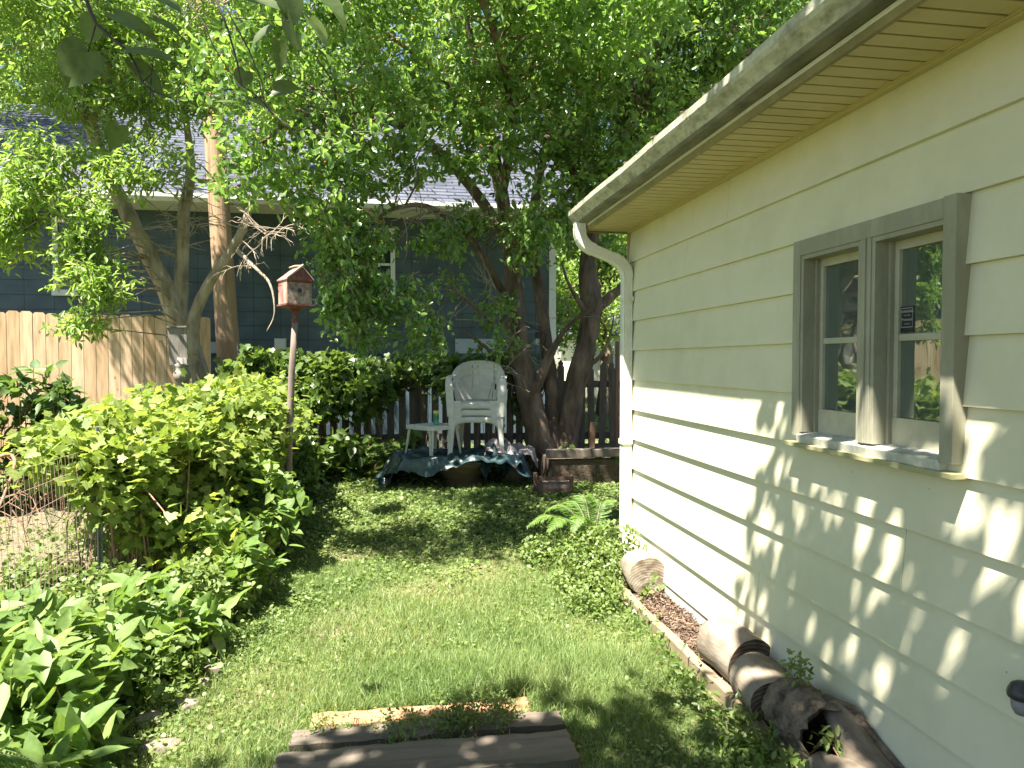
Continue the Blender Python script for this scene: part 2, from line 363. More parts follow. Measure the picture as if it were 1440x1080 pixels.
M['lf_plum'] = leafmat('plum_leaf', [(.06,.115,.014),(.10,.18,.022),(.15,.25,.032),(.25,.34,.05)], trans=.42, rough=.24, spec=.75)
M['lf_elder'] = leafmat('box_elder_leaf', [(.11,.19,.022),(.19,.29,.035),(.28,.40,.055)], trans=.42, rough=.45)
M['lf_back'] = leafmat('far_leaf', [(.05,.10,.014),(.10,.17,.025),(.18,.27,.04)], trans=.30, rough=.5)
M['lf_linden'] = leafmat('linden_leaf', [(.09,.14,.025),(.12,.18,.03),(.15,.22,.04)], trans=.40, rough=.5)
M['lf_vine'] = leafmat('grape_leaf', [(.12,.19,.03),(.20,.28,.045),(.29,.37,.065),(.42,.45,.10)], trans=.38, rough=.5, spec=.35)
M['lf_vine2'] = leafmat('fence_vine_leaf', [(.09,.165,.025),(.15,.24,.04),(.23,.33,.06)], trans=.35, rough=.38)
M['lf_dog'] = leafmat('dogwood_leaf', [(.12,.205,.035),(.17,.27,.05),(.26,.35,.075)], trans=.36, rough=.5, spec=.35)
M['lf_fern'] = leafmat('fern_leaf', [(.16,.30,.04),(.26,.42,.07)], trans=.4, rough=.5)
M['lf_ivy'] = leafmat('ground_ivy_leaf', [(.13,.21,.035),(.21,.31,.055),(.31,.39,.09)], trans=.3, rough=.5)
M['grass'] = leafmat('grass_blade', [(.15,.26,.05),(.24,.36,.075),(.34,.44,.12),(.50,.48,.22)], trans=.3, rough=.5)
M['berry'] = leafmat('orange_fruit', [(.50,.30,.04),(.60,.22,.05)], trans=.1, rough=.3)
M['chip'] = leafmat('mulch_chip', [(.11,.07,.05),(.21,.145,.11),(.30,.23,.18)], trans=.0, rough=.9, spec=.2)

rnd = random.Random(7); RS = np.random.RandomState(11)
#@@BODY
# ================================================================== GROUND
def ground_mat():
    m, nt, p = newmat('lawn_soil'); L = nt.links.new
    tc = N(nt, 'ShaderNodeTexCoord'); n1 = N(nt, 'ShaderNodeTexNoise'); n1.inputs['Scale'].default_value = 1.6; n1.inputs['Detail'].default_value = 8
    n2 = N(nt, 'ShaderNodeTexNoise'); n2.inputs['Scale'].default_value = 40; n2.inputs['Detail'].default_value = 6
    L(tc.outputs['Object'], n1.inputs[0]); L(tc.outputs['Object'], n2.inputs[0])
    r1 = ramp(nt, [(.42, (.08, .11, .035)), (.52, (.13, .145, .055)), (.66, (.20, .165, .105))]); L(n1.outputs[0], r1.inputs[0])
    r2 = ramp(nt, [(.35, (.5,) * 3), (.65, (1.3,) * 3)]); L(n2.outputs[0], r2.inputs[0])
    mu = N(nt, 'ShaderNodeMixRGB', blend_type='MULTIPLY'); mu.inputs[0].default_value = 1
    L(r1.outputs[0], mu.inputs[1]); L(r2.outputs[0], mu.inputs[2]); L(mu.outputs[0], p.inputs['Base Color']); p.inputs['Roughness'].default_value = 1
    p.inputs['Specular IOR Level'].default_value = .1
    b = N(nt, 'ShaderNodeBump'); b.inputs['Strength'].default_value = .8; b.inputs['Distance'].default_value = .02
    L(n2.outputs[0], b.inputs['Height']); L(b.outputs[0], p.inputs['Normal'])
    return m
mb = MB()
xs = [-250, -100, -40, -20] + [i * .25 - 12 for i in range(97)] + [20, 40, 100, 250]
ys = [-250, -80, -30, -12] + [i * .25 - 8 for i in range(113)] + [30, 60, 120, 300]
nx, ny = len(xs), len(ys)
mb.add([(x, y, gz(x, y)) for x in xs for y in ys], [(i*ny+j, (i+1)*ny+j, (i+1)*ny+j+1, i*ny+j+1) for i in range(nx-1) for j in range(ny-1)])
struct(mb.build('ground', ground_mat(), smooth=True))
# garden plot of mulch behind the wire fence
mb = MB()
def gfn(u, v):
    x = -5.2 + u * 2.9; y = 4.6 + v * 3.2 + .25 * math.sin(x * 2)
    return (x, y, gz(x, y) + .012 + .012 * math.sin(x * 9) * math.sin(y * 8))
mb.grid(gfn, 24, 24)
M['mulchbed'] = surf('reddish_mulch', [(.12,.085,.055),(.20,.16,.11),(.22,.22,.11)], scale=30, rough=1, bump=1, dist=.02)
struct(mb.build('garden_soil', M['mulchbed'], smooth=True))

# ================================================================== GARAGE
A = 1.75; GY1 = 5.19; GY0 = -3.0; SOF = 2.553; EXP = .219
ZB = [1.58 + (.4155 - .1235 * k) * 1.773 for k in range(11)]      # bottoms of the lap courses
garage = thing('garage', 'cream lap-sided garage with stained gutter and double window filling the right', 'garage', (A, GY1, 0))
def course(mb, y0, y1, zb, zt):
    th = .021
    if zt - zb < .01: return
    x_b = A - th; x_t = A - th + (th - .002) * min((zt - zb) / EXP, 1)
    mb.add([(x_b, y0, zb), (x_t, y0, zt), (A + .03, y0, zt), (A + .03, y0, zb), (x_b, y1, zb), (x_t, y1, zt), (A + .03, y1, zt), (A + .03, y1, zb)],
           [(0,1,5,4), (1,2,6,5), (2,3,7,6), (3,0,4,7), (0,3,2,1), (4,5,6,7)])
WY0, WY1, WZ0, WZ1 = 1.985, 2.825, 1.265, 2.05
mb = MB(); rr = random.Random(3)
tops = [SOF + .02] + ZB[:-1]
for k, (zb, zt) in enumerate(zip(ZB, tops)):
    segs = [(GY0, GY1 - .03)]
    if zb < WZ1 and zt > WZ0:
        lo, hi = max(zb, WZ0), min(zt, WZ1)
        if zt > WZ1: course(mb, WY0, WY1, WZ1, zt - .0005)
        if zb < WZ0: course(mb, WY0, WY1, zb, WZ0)
        segs = [(GY0, WY0), (WY1, GY1 - .03)]
    for (a, b) in segs:
        j = {0: 3.55, 1: 4.1, 3: .9, 5: 3.9, 7: 2.2, 9: 3.2}.get(k)
        if j and a < j < b:
            course(mb, a, j - .0012, zb, zt - .0005); course(mb, j + .0012, b, zb, zt - .0005)
        else: course(mb, a, b, zb, zt - .0005)
mb.build('wall', M['siding'], garage)
mb = MB(); rn_ = random.Random(6)
for k, zb in enumerate(ZB):
    y = 9
    while y < 5.1:
        if not (WY0 - .08 < y < WY1 + .08 and WZ0 - .05 < zb + .03 < WZ1 + .05):
            mb.box((A - .0222, y - .002, zb + .026), (A - .017, y + .002, zb + .030))
        y += .406
    if k in (2, 6, 8): 
        for _ in range(4): yy = rn_.uniform(1, 5); zz = zb + rn_.uniform(.03, .18); xx_ = A - .021 + (.019) * (zz - zb) / EXP; mb.box((xx_ - .0006, yy, zz), (xx_ + .004, yy + .003, zz + .006))
M['nail'] = surf('dull_nail', [(.36,.33,.24),(.44,.40,.30)], scale=30, rough=.8)
tag(mb.build('nail_heads', M['nail'], garage), kind='stuff')
mb = MB(); mb.box((A + .031, GY0, .1), (A + .045, WY0 - .0, SOF)); mb.box((A + .031, WY1, .1), (A + .045, GY1 - .05, SOF))
mb.box((A + .031, WY0 + .002, .1), (A + .045, WY1 - .002, WZ0)); mb.box((A + .031, WY0 + .002, WZ1), (A + .045, WY1 - .002, SOF))
mb.build('sheathing', M['loghollow'], garage)
mb = MB(); mb.box((A + .05, GY1 - .05, .1), (8.2, GY1 - .012, 2.6)); 
mb.add([(A + .05, GY1 - .012, 2.6), (8.2, GY1 - .012, 2.6), (5.0, GY1 - .012, 3.85), (A + .05, GY1 - .05, 2.6), (8.2, GY1 - .05, 2.6), (5.0, GY1 - .05, 3.85)],
       [(0,1,2), (3,5,4), (0,2,5,3), (2,1,4,5)])
mb.box((A + .05, GY0, .1), (8.2, GY0 + .04, 2.6)); mb.box((8.2, GY0, .1), (8.24, GY1 - .02, 2.6))
mb.build('end_wall', M['siding'], garage)
mb = MB(); mb.box((A - .012, GY0, -.1), (A + .1, GY1 - .02, .118)); mb.build('foundation', M['concrete'], garage)
M['cornerb'] = surf('brownish_corner_board', [(.36,.30,.20),(.44,.38,.26)], scale=8, stretch=(1,1,.2), rough=.8, bump=.3)
mb = MB(); mb.box((A - .026, GY1 - .028, .12), (A + .02, GY1 - .001, SOF - .002)); mb.build('corner_board', M['cornerb'], garage)
# soffit panels with V grooves
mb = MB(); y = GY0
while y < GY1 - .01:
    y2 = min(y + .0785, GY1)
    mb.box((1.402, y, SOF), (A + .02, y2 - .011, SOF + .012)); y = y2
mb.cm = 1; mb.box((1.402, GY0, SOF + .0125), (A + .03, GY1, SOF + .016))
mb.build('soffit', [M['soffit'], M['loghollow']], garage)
M['soffit_edge'] = M['soffit']
mb = MB(); mb.box((A - .034, GY0, SOF - .012), (A - .006, GY1 - .03, SOF - .0005)); mb.box((A - .045, GY0, SOF - .005), (A - .034, GY1 - .03, SOF - .0005)); mb.build('soffit_channel', M['soffit'], garage)
mb = MB(); mb.box((1.385, GY0, SOF - .012), (1.402, GY1 + .004, 2.70)); mb.box((1.402, GY1 - .004, SOF - .012), (1.80, GY1 + .004, SOF + .10)); mb.build('fascia', M['fascia'], garage)
# K-style gutter, open at the top
prof = [(1.384,2.690),(1.384,2.585),(1.320,2.585),(1.312,2.600),(1.296,2.622),(1.275,2.640),(1.268,2.655),(1.268,2.688),(1.280,2.692),(1.281,2.686),(1.274,2.682),(1.275,2.658),(1.281,2.645),(1.302,2.626),(1.318,2.603),(1.324,2.590),(1.379,2.590),(1.379,2.690)]
mb = MB(); n = len(prof)
for (ya, yb) in ((GY0, .2), (.2, 3.0), (3.0, GY1)):
    ks = 14
    def P(k_, y_): return [(a + .0015 * math.sin(y_ * 5 + 1), y_, z + .004 * math.sin(y_ * 1.3) + .002 * math.sin(y_ * 6)) for a, z in prof]
    rings = [P(0, ya + (yb - ya) * i / ks) for i in range(ks + 1)]
    vs = [p for r_ in rings for p in r_]
    fs = [(i*n + j, i*n + (j+1) % n, (i+1)*n + (j+1) % n, (i+1)*n + j) for i in range(ks) for j in range(n)]
    fs += [tuple(range(n)), tuple(ks*n + j for j in range(n))]
    mb.add(vs, fs)
mb.add([(a, GY1 + .002, z) for a, z in prof[:8]], [tuple(range(8))])
for yj in (3.0, .2):      # seam straps
    mb.extrude([(a - .003 if a < 1.35 else a, z - .003) for a, z in prof[:8]], yj - .012, yj + .012)
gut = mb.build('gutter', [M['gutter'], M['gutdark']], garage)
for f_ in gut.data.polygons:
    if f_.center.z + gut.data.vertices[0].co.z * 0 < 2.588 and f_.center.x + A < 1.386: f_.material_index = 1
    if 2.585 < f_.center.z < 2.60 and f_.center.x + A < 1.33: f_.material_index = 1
mb = MB(); rl = random.Random(5)
for i in range(46):      # debris along the gutter lip
    y_ = rl.uniform(.6, 5.1); mb.box((1.262 + rl.uniform(0, .05), y_, 2.688), (1.275 + rl.uniform(.01, .05), y_ + rl.uniform(.01, .05), 2.694 + rl.uniform(0, .012)), Matrix.Rotation(rl.uniform(0, 3), 3, 'Z'))
tag(mb.build('leaf_debris', M['roughbark'], garage), kind='stuff')
mb = MB(); mb.box((1.318, GY0 - .08, 2.6935), (1.3345, GY1 + .02, 2.7005)); mb.build('drip_edge', M['white'], garage)
mb = MB(); mb.box((1.381, GY0, 2.568), (1.3845, GY1, 2.5835)); mb.build('fascia_lip', M['spout'], garage)
# roof
M['groof'] = brick_mat('garage_shingles', (.12,.12,.11), (.17,.165,.15), (.05,.05,.05), .3, .14, .012, (1, 0), .9, .5)
mb = MB()
mb.add([(1.335, GY0 - .1, 2.700), (5.0, GY0 - .1, 3.92), (8.66, GY0 - .1, 2.700), (1.335, GY1 + .03, 2.700), (5.0, GY1 + .03, 3.92), (8.66, GY1 + .03, 2.700),
        (1.335, GY0 - .1, 2.716), (5.0, GY0 - .1, 3.94), (8.66, GY0 - .1, 2.716), (1.335, GY1 + .03, 2.716), (5.0, GY1 + .03, 3.94), (8.66, GY1 + .03, 2.716)],
       [(0,1,4,3), (1,2,5,4), (6,9,10,7), (7,10,11,8), (0,3,9,6), (2,8,11,5), (3,4,10,9), (4,5,11,10), (0,6,7,1), (1,7,8,2)])
mb.build('roof', M['groof'], garage)
# window (double unit): casing, two recessed openings, sashes, panes
win = MB()
WM = 2.385
def cas(y0, y1, z0, z1, x0=A - .045, x1=A + .02): win.box((x0, y0, z0), (x1, y1, z1))
cas(WY0 - .042, WY0 + .012, WZ0 - .005, WZ1 + .045, A - .056, A + .03)      # near-side jamb casing
cas(WY1 - .012, WY1 + .042, WZ0 - .005, WZ1 + .045)
cas(WY0 + .012, WY1 - .012, WZ1 - .02, WZ1 + .045)
cas(WM - .030, WM + .030, WZ0 + .012, WZ1 - .02)
cas(WM - .008, WM + .008, WZ0 + .012, WZ1 - .02, A - .052, A - .044)
for (a, b) in ((WY0 + .012, WM - .03), (WM + .03, WY1 - .012)):      # deep jamb liners
    cas(a, a + .018, WZ0 + .012, WZ1 - .02, A - .04, A + .10); cas(b - .018, b, WZ0 + .012, WZ1 - .02, A - .04, A + .10)
    cas(b - .032, b - .018, WZ0 + .012, WZ1 - .03, A + .012, A + .03)
    cas(a + .018, b - .018, WZ1 - .038, WZ1 - .02, A - .04, A + .10)
wf = win.build('window', M['trim'], garage, bevel=.0015)
mb = MB(); mb.box((A - .055, WY0 + .014, WZ0 - .028), (A + .07, WY1 - .014, WZ0 + .011), Matrix.Rotation(R(-9), 3, 'Y')); mb.build('sill', M['sill'], wf, bevel=.002)
mb = MB(); mb.box((A - .072, WY0 - .06, WZ0 - .05), (A + .012, WY1 + .06, WZ0 - .031)); mb.build('sill_lip', M['sill_lip'], wf, bevel=.002)
# room behind: dark box with curtain
m, nt, p = newmat('window_glass'); L = nt.links.new
p.inputs['Base Color'].default_value = (.20, .25, .22, 1); p.inputs['Roughness'].default_value = .9; p.inputs['Specular IOR Level'].default_value = 0
gl = N(nt, 'ShaderNodeBsdfGlossy'); gl.inputs['Roughness'].default_value = .015; gl.inputs['Color'].default_value = (.75, .85, .8, 1)
tcg = N(nt, 'ShaderNodeTexCoord'); ng = N(nt, 'ShaderNodeTexNoise'); ng.inputs['Scale'].default_value = 3.5; L(tcg.outputs['Object'], ng.inputs[0])
bg_ = N(nt, 'ShaderNodeBump'); bg_.inputs['Strength'].default_value = .10; bg_.inputs['Distance'].default_value = .02; L(ng.outputs[0], bg_.inputs['Height']); L(bg_.outputs[0], gl.inputs['Normal'])
fr = N(nt, 'ShaderNodeFresnel'); fr.inputs['IOR'].default_value = 2.0
ad = N(nt, 'ShaderNodeMath', operation='MULTIPLY_ADD'); L(fr.outputs[0], ad.inputs[0]); ad.inputs[1].default_value = 1.0; ad.inputs[2].default_value = .16
tp = N(nt, 'ShaderNodeBsdfTransparent'); tp.inputs[0].default_value = (.55, .62, .58, 1)
md = N(nt, 'ShaderNodeMixShader'); md.inputs[0].default_value = .42; L(tp.outputs[0], md.inputs[1]); L(p.outputs[0], md.inputs[2])
mx = N(nt, 'ShaderNodeMixShader'); L(ad.outputs[0], mx.inputs[0]); L(md.outputs[0], mx.inputs[1]); L(gl.outputs[0], mx.inputs[2]); L(mx.outputs[0], nt.nodes['Material Output'].inputs[0])
M['glass'] = m
M['curtain'] = surf('drab_curtain', [(.12,.145,.13),(.17,.20,.18)], scale=6, stretch=(1,1,.1), rough=1, bump=.3)
for (a, b) in ((WY0 + .03, WM - .048), (WM + .048, WY1 - .03)):
    zt, zb, zm = WZ1 - .038, WZ0 + .012, 1.665
    xs0, xs1 = A + .030, A + .062
    s = MB(); st = .034
    s.box((xs0, a, zb + .10), (xs1, a + st, zt)); s.box((xs0, b - st, zb + .10), (xs1, b, zt))
    s.box((xs0, a + st, zt - .034), (xs1, b - st, zt)); s.box((xs0 - .002, a, zb), (xs1, b, zb + .10)); s.box((xs0 + .004, a + st, zm - .012), (xs1 - .004, b - st, zm + .012))
    so = s.build('sash', M['sash'], wf, bevel=.002)
    g = MB(); g.box((A + .044, a + st - .002, zb + .102), (A + .047, b - st + .002, zm - .0122)); g.box((A + .044, a + st - .002, zm + .0122), (A + .047, b - st + .002, zt - .036)); g.build('pane', M['glass'], wf)
    c = MB()
    def cf(u, v, a=a, b=b): return (A + .16 + .014 * math.sin(u * 30) + .006 * math.sin(u * 71), a + .0 + u * (b - a - .085), 1.1 + v * 1.05)
    c.grid(cf, 60, 2); c.build('curtain', M['curtain'], wf)
c = MB(); c.box((A + .8, .5, .2), (A + .82, 4.4, 2.5)); c.box((A + .05, 1.2, .2), (A + .8, 1.22, 2.5)); c.box((A + .05, 4.0, .2), (A + .8, 4.02, 2.5)); c.box((A + .05, 1.2, 2.5), (A + .8, 4.0, 2.52)); c.box((A + .05, 1.2, .2), (A + .8, 4.0, .22))
c.build('interior', M['loghollow'], garage)
# text helper
def text_mesh(txt, size, parent, mat, origin, rot, name='lettering', align='CENTER'):
    cu = bpy.data.curves.new(name, 'FONT'); cu.body = txt; cu.size = size; cu.align_x = align; cu.align_y = 'CENTER'; cu.extrude = .0002
    t = bpy.data.objects.new(name + '_tmp', cu); COL.objects.link(t)
    dg = bpy.context.evaluated_depsgraph_get(); me = bpy.data.meshes.new_from_object(t.evaluated_get(dg)); bpy.data.objects.remove(t)
    org = wloc(parent); mt = Matrix.Translation(Vector(origin) - org) @ rot.to_4x4(); me.transform(mt)
    me.materials.clear(); me.materials.append(mat); me.name = name
    o = bpy.data.objects.new(name, me); COL.objects.link(o); o.parent = parent
    return o
M['stick'] = surf('sticker_black', [(.012,.014,.014),(.02,.022,.022)], scale=5, rough=.4, bump=0)
M['stickw'] = surf('sticker_white', [(.45,.47,.45),(.5,.52,.5)], scale=5, rough=.5, bump=0)
pc = atX(1276, 449, A + .042)
sth = .046; stw = .032
stick = thing('window_sticker', 'small black warning sticker with white lettering in the lower corner of the right window', 'sticker', (A + .0425, pc.y, pc.z - sth))
mb = MB(); mb.box((A + .0405, pc.y - stw, pc.z - sth), (A + .0432, pc.y + stw, pc.z + sth)); mb.build('backing', M['stick'], stick)
mb = MB()
xq0, xq1 = A + .0399, A + .0404
mb.box((xq0, pc.y - stw * .88, pc.z + sth * .84), (xq1, pc.y + stw * .88, pc.z + sth * .88)); mb.box((xq0, pc.y - stw * .88, pc.z - sth * .62), (xq1, pc.y + stw * .88, pc.z - sth * .58))
mb.box((xq0, pc.y - stw * .88, pc.z - sth * .6), (xq1, pc.y - stw * .85, pc.z + sth * .86)); mb.box((xq0, pc.y + stw * .85, pc.z - sth * .6), (xq1, pc.y + stw * .88, pc.z + sth * .86))
mb.build('border', M['stickw'], stick)
RT = Matrix(((0, 0, -1), (-1, 0, 0), (0, 1, 0)))   # text facing -X: local x -> -Y, y -> Z, z -> -X
for tx, sz, dz in (('WARNING', .0135, .60), ('THIS HOUSE', .006, .30), ('Protected', .013, -.02), ('24 HOURS', .006, -.36)):
    text_mesh(tx, sz, stick, M['stickw'], (A + .0401, pc.y, pc.z + sth * dz), RT)
# downspout
def spout(mb, pts, wx=.052, wy=.038, ridges=True):
    """rectangular pipe along pts, cross-section ribbed; elbow corners smoothed"""
    pts = [Vector(p) for p in pts]; sec = []
    for i in range(28):
        t = i / 28 * 2 * math.pi; c, s = math.cos(t), math.sin(t)
        k = max(abs(c), abs(s)); x, y = c / k, s / k
        rib = 1 - (.05 if i % 2 else 0)
        sec.append((x * wx * .5 * 2 * .5 * 2 * rib * .5, y * wy * rib))
    rings = []
    for i, p in enumerate(pts):
        t = (pts[min(i+1, len(pts)-1)] - pts[max(i-1, 0)]).normalized()
        b = Vector((0, 1, 0)) ; b = (b - t * b.dot(t)).normalized(); a = b.cross(t).normalized()
        rings.append([p + a * u * 2 * .5 * 2 * .5 + b * v for u, v in sec])
    n = 28; vs = [q for r_ in rings for q in r_]
    fs = [(i*n+j, i*n+(j+1) % n, (i+1)*n+(j+1) % n, (i+1)*n+j) for i in range(len(pts)-1) for j in range(n)]
    fs += [tuple(range(n)), tuple((len(pts)-1)*n + j for j in range(n))]
    mb.add(vs, fs)
def arc_pts(p0, p1, p2, k=7):   # smooth corner (quadratic bezier)
    p0, p1, p2 = map(Vector, (p0, p1, p2))
    return [(1-t)**2 * p0 + 2*t*(1-t) * p1 + t*t * p2 for t in [i / k for i in range(k + 1)]]
DY = 5.10
o_ = Vector((1.335, DY, 2.59)); e1 = Vector((1.335, DY, 2.44)); e2 = Vector((1.695, DY, 2.30)); 
dvec = (e2 - e1).normalized()
mb = MB()
spout(mb, [o_] + arc_pts((1.335, DY, 2.53), e1, e1 + dvec * .11), .088, .042)
spout(mb, [e1 + dvec * .09, e2 - dvec * .09], .080, .038)
spout(mb, arc_pts(e2 - dvec * .12, e2, e2 + Vector((0, 0, -.10))), .088, .042)
spout(mb, [e2 + Vector((0, 0, -.08)), Vector((1.695, DY, .30))], .080, .038)
for zc in (2.06, 1.0): spout(mb, [Vector((1.695, DY, zc)), Vector((1.695, DY, zc - .035))], .098, .047)
spout(mb, arc_pts((1.695, DY, .34), (1.695, DY, .10), (1.73, DY - .34, .07)), .088, .042)
mb.build('downspout', M['spout'], garage)
# dark fitting near the right edge of the photo
pf = atX(1449, 975, A - .02)
fit = thing('wall_fitting', 'small black rounded hood fitting low on the cream wall at the right edge', 'wall fitting', (A, pf.y, pf.z - .05))
mb = MB(); rot = Matrix.Rotation(R(-90), 3, 'Y')
mb.lathe([(.001, .034), (.016, .033), (.028, .026), (.036, .010), (.038, 0), (.036, -.010)], (A - .045, pf.y, pf.z + .0), 20)
mb.build('hood', M['blackplastic'], fit, smooth=True)
mb = MB(); mb.lathe([(.030, 0), (.026, -.03), (.018, -.045), (.001, -.047)], (A - .045, pf.y, pf.z - .011), 20); mb.build('lens', M['greyplastic'], fit, smooth=True)
mb = MB(); mb.box((A - .05, pf.y - .016, pf.z - .015), (A - .008, pf.y + .016, pf.z + .015)); mb.build('bracket', M['blackplastic'], fit)

# ================================================================== NEIGHBOUR HOUSE
HY = 12.0; HX1 = atY(779, 420, HY).x
OV = .74; EZ = atY(283, 281, HY - OV).z
house = thing('house', 'slate blue shingled house with grey roof and white trim behind the fences', 'house', (0, HY, 0))
ZW = atY(450, 497, HY).z       # water-table height
mb = MB(); z = ZW; hx0 = -14.0; ex = .225
RW = [(atY(75, 310, HY).x, atY(131, 410, HY).x, atY(131, 412, HY).z, atY(131, 308, HY).z),
      (atY(497, 322, HY).x, atY(556, 422, HY).x, atY(556, 423, HY).z, atY(556, 322, HY).z)]
while z < EZ + .1:
    zt = z + ex
    mb.add([(hx0, HY - .016, z), (HX1, HY - .016, z), (HX1, HY - .002, zt), (hx0, HY - .002, zt), (hx0, HY + .05, z), (HX1, HY + .05, z)], [(0,1,2,3), (0,4,5,1)])
    z = zt
mb.box((hx0, HY + .051, -.2), (HX1, HY + 7.9, z)); 
mb.build('wall', M['blue'], house)
M['found'] = surf('painted_blue_foundation', [(.05,.085,.11),(.065,.10,.125)], scale=5, rough=.8, bump=.3)
mb = MB(); mb.box((hx0, HY + .02, -.3), (HX1 - .01, HY + .05, ZW - .012)); mb.build('foundation', M['found'], house)
M['sun_patch'] = surf('painted_sunlit_blue', [(.30,.36,.42),(.36,.42,.48)], scale=6, rough=.35, bump=.05)  # pale blue paints the sunlight that reaches the foot of the wall
mb = MB(); mb.box((hx0, HY - .035, ZW - .012), (HX1, HY + .02, ZW)); mb.build('drip_flashing', M['blue'], house)
mb = MB(); mb.box((atY(640, 480, HY).x, HY - .026, ZW + .002), (atY(701, 480, HY).x, HY - .0175, ZW + .25)); mb.build('painted_sun_patch', M['sun_patch'], house); mb = MB(); mb.box((atY(296, 480, HY).x, HY - .026, ZW + .002), (atY(313, 480, HY).x, HY - .0175, ZW + .18)); mb.build('painted_sun_patch', M['sun_patch'], house)  # sunlit patches on the siding, painted as thin pale slabs
for (x0, x1, z0, z1) in RW:
    f = MB(); t = .075
    f.box((x0, HY - .05, z0), (x0 + t, HY - .002, z1)); f.box((x1 - t, HY - .05, z0), (x1, HY - .002, z1))
    f.box((x0 + t, HY - .05, z1 - t), (x1 - t, HY - .002, z1)); f.box((x0 - .02, HY - .065, z0 - .05), (x1 + .02, HY - .002, z0 + .04)); f.box((x0 + t, HY - .04, (z0 + z1) / 2 - .02), (x1 - t, HY - .02, (z0 + z1) / 2 + .02))
    fo = f.build('window', M['white'], house)
    g = MB(); g.box((x0 + t, HY - .022, z0 + .04), (x1 - t, HY - .018, z1 - t)); g.build('pane', M['hglass'] if 'hglass' in M else M.setdefault('hglass', surf('dark_glass', [(.02,.03,.035),(.03,.04,.045)], scale=2, rough=.08, bump=0)), fo)
x0 = atY(504, 500, HY).x; x1 = atY(536, 500, HY).x
mb = MB(); mb.box((x0, HY - .01, ZW - .50), (x1, HY + .015, ZW - .05)); bw = mb.build('basement_window', M['pot'], house)
mb = MB(); mb.box((x0 + .04, HY - .014, ZW - .46), (x1 - .04, HY - .011, ZW - .12)); mb.build('pane', M['hglass'], bw)
mb = MB(); mb.box((HX1 - .09, HY - .03, ZW), (HX1 + .03, HY + .09, EZ)); mb.box((HX1 - .6, HY - .028, EZ - .0), (HX1 - .5, HY - .02, EZ)); mb.build('corner_trim', M['white'], house)
xq, zq = atY(395, 484, HY).x, atY(395, 484, HY).z
mb = MB(); mb.box((xq - .09, HY - .07, zq - .09), (xq + .09, HY - .012, zq + .09)); mb.box((xq - .075, HY - .08, zq - .075), (xq + .075, HY - .07, zq + .06)); mb.build('vent_box', M['white'], house, bevel=.006)
RYR = HY + 4.0; RZ = atY(20, 146, RYR).z
for nm, lo, hi, mt in (('soffit', (hx0, HY - OV + .05, EZ - .03), (HX1 + .3, HY + .0, EZ), 'white'),):
    mb = MB(); mb.box(lo, hi); mb.build(nm, M[mt], house)
mb = MB(); mb.extrude([(HY - OV + a_, EZ + b_) for a_, b_ in ((.05,.08),(.05,-.04),(-.03,-.04),(-.07,.02),(-.07,.085),(-.06,.085),(-.05,.03),(.03,-.02),(.03,.08))], hx0, HX1 + .35, 'X'); mb.build('gutter', M['white'], house)
mb = MB(); ya, za = HY - OV, EZ + .085; sl = (RZ - za) / (RYR - ya); hxe = HX1 + .35; nrow = 30
for i in range(nrow):         # shingle courses as real steps
    y0_ = ya + (RYR - ya) * i / nrow; y1_ = ya + (RYR - ya) * (i + 1) / nrow; z0_ = za + sl * (y0_ - ya); z1_ = za + sl * (y1_ - ya)
    mb.add([(hx0, y0_, z0_ + .016), (hxe, y0_, z0_ + .016), (hxe, y1_ + .02, z1_ + .004 + sl * .02), (hx0, y1_ + .02, z1_ + .004 + sl * .02), (hx0, y0_, z0_ - .02), (hxe, y0_, z0_ - .02)], [(0,1,2,3), (4,5,1,0)])
mb.add([(hx0, RYR, RZ), (hxe, RYR, RZ), (hxe, RYR + 4.5, za), (hx0, RYR + 4.5, za)], [(0,1,2,3)])
mb.add([(HX1, HY, EZ), (HX1, HY + 8, EZ), (HX1, RYR, RZ - .15)], [(0,1,2)])
mb.build('roof', M['shingle'], house)
pv = atY(51, 166, HY + 3.55); mb = MB(); mb.box((pv.x - .12, pv.y - .12, pv.z - .3), (pv.x + .12, pv.y + .12, pv.z + .0)); mb.box((pv.x - .2, pv.y - .2, pv.z), (pv.x + .2, pv.y + .2, pv.z + .05)); mb.build('roof_vent', M['metal'], house)

# far garage seen past the tree
FG = 26.0
q0 = atY(832, 470, FG); q1 = atY(900, 505, FG); qb = atY(850, 530, FG)
far = thing('shed', 'small far cream building with grey roof seen between tree trunk and downspout', 'building', (q0.x, FG, gz(0, 20)))
mb = MB(); mb.box((q0.x, FG, 0), (q0.x + 5, FG + 5, q0.z + .15)); mb.build('wall', M['siding'], far)
mb = MB(); zr = q0.z + .15
mb.add([(q0.x - .4, FG - .4, zr - .1), (q0.x + 5.4, FG - .4, zr - .1), (q0.x + 5.4, FG + 2.5, zr + 1.5), (q0.x + 1.8, FG + 2.5, zr + 1.5), (q0.x - .4, FG - .4, zr - .22), (q0.x + 5.4, FG - .4, zr - .22), (q0.x - .4, FG + 5.4, zr - .1)], [(0,1,2,3), (4,5,1,0), (0,3,6)])
mb.build('roof', M['shingle'], far)
mb = MB(); a0 = atY(845, 479, FG); a1 = atY(866, 520, FG)
mb.box((a0.x, FG - .06, 0.2), (a1.x, FG - .003, a0.z))
for i in range(4): zz = .2 + (a0.z - .2) * (i + 1) / 5; mb.box((a0.x + .03, FG - .075, zz - .2), (a1.x - .03, FG - .061, zz - .03))
mb.build('garage_door', M['white'], far)

# ================================================================== FENCES
def sv(a, b, t): return a + (b - a) * t
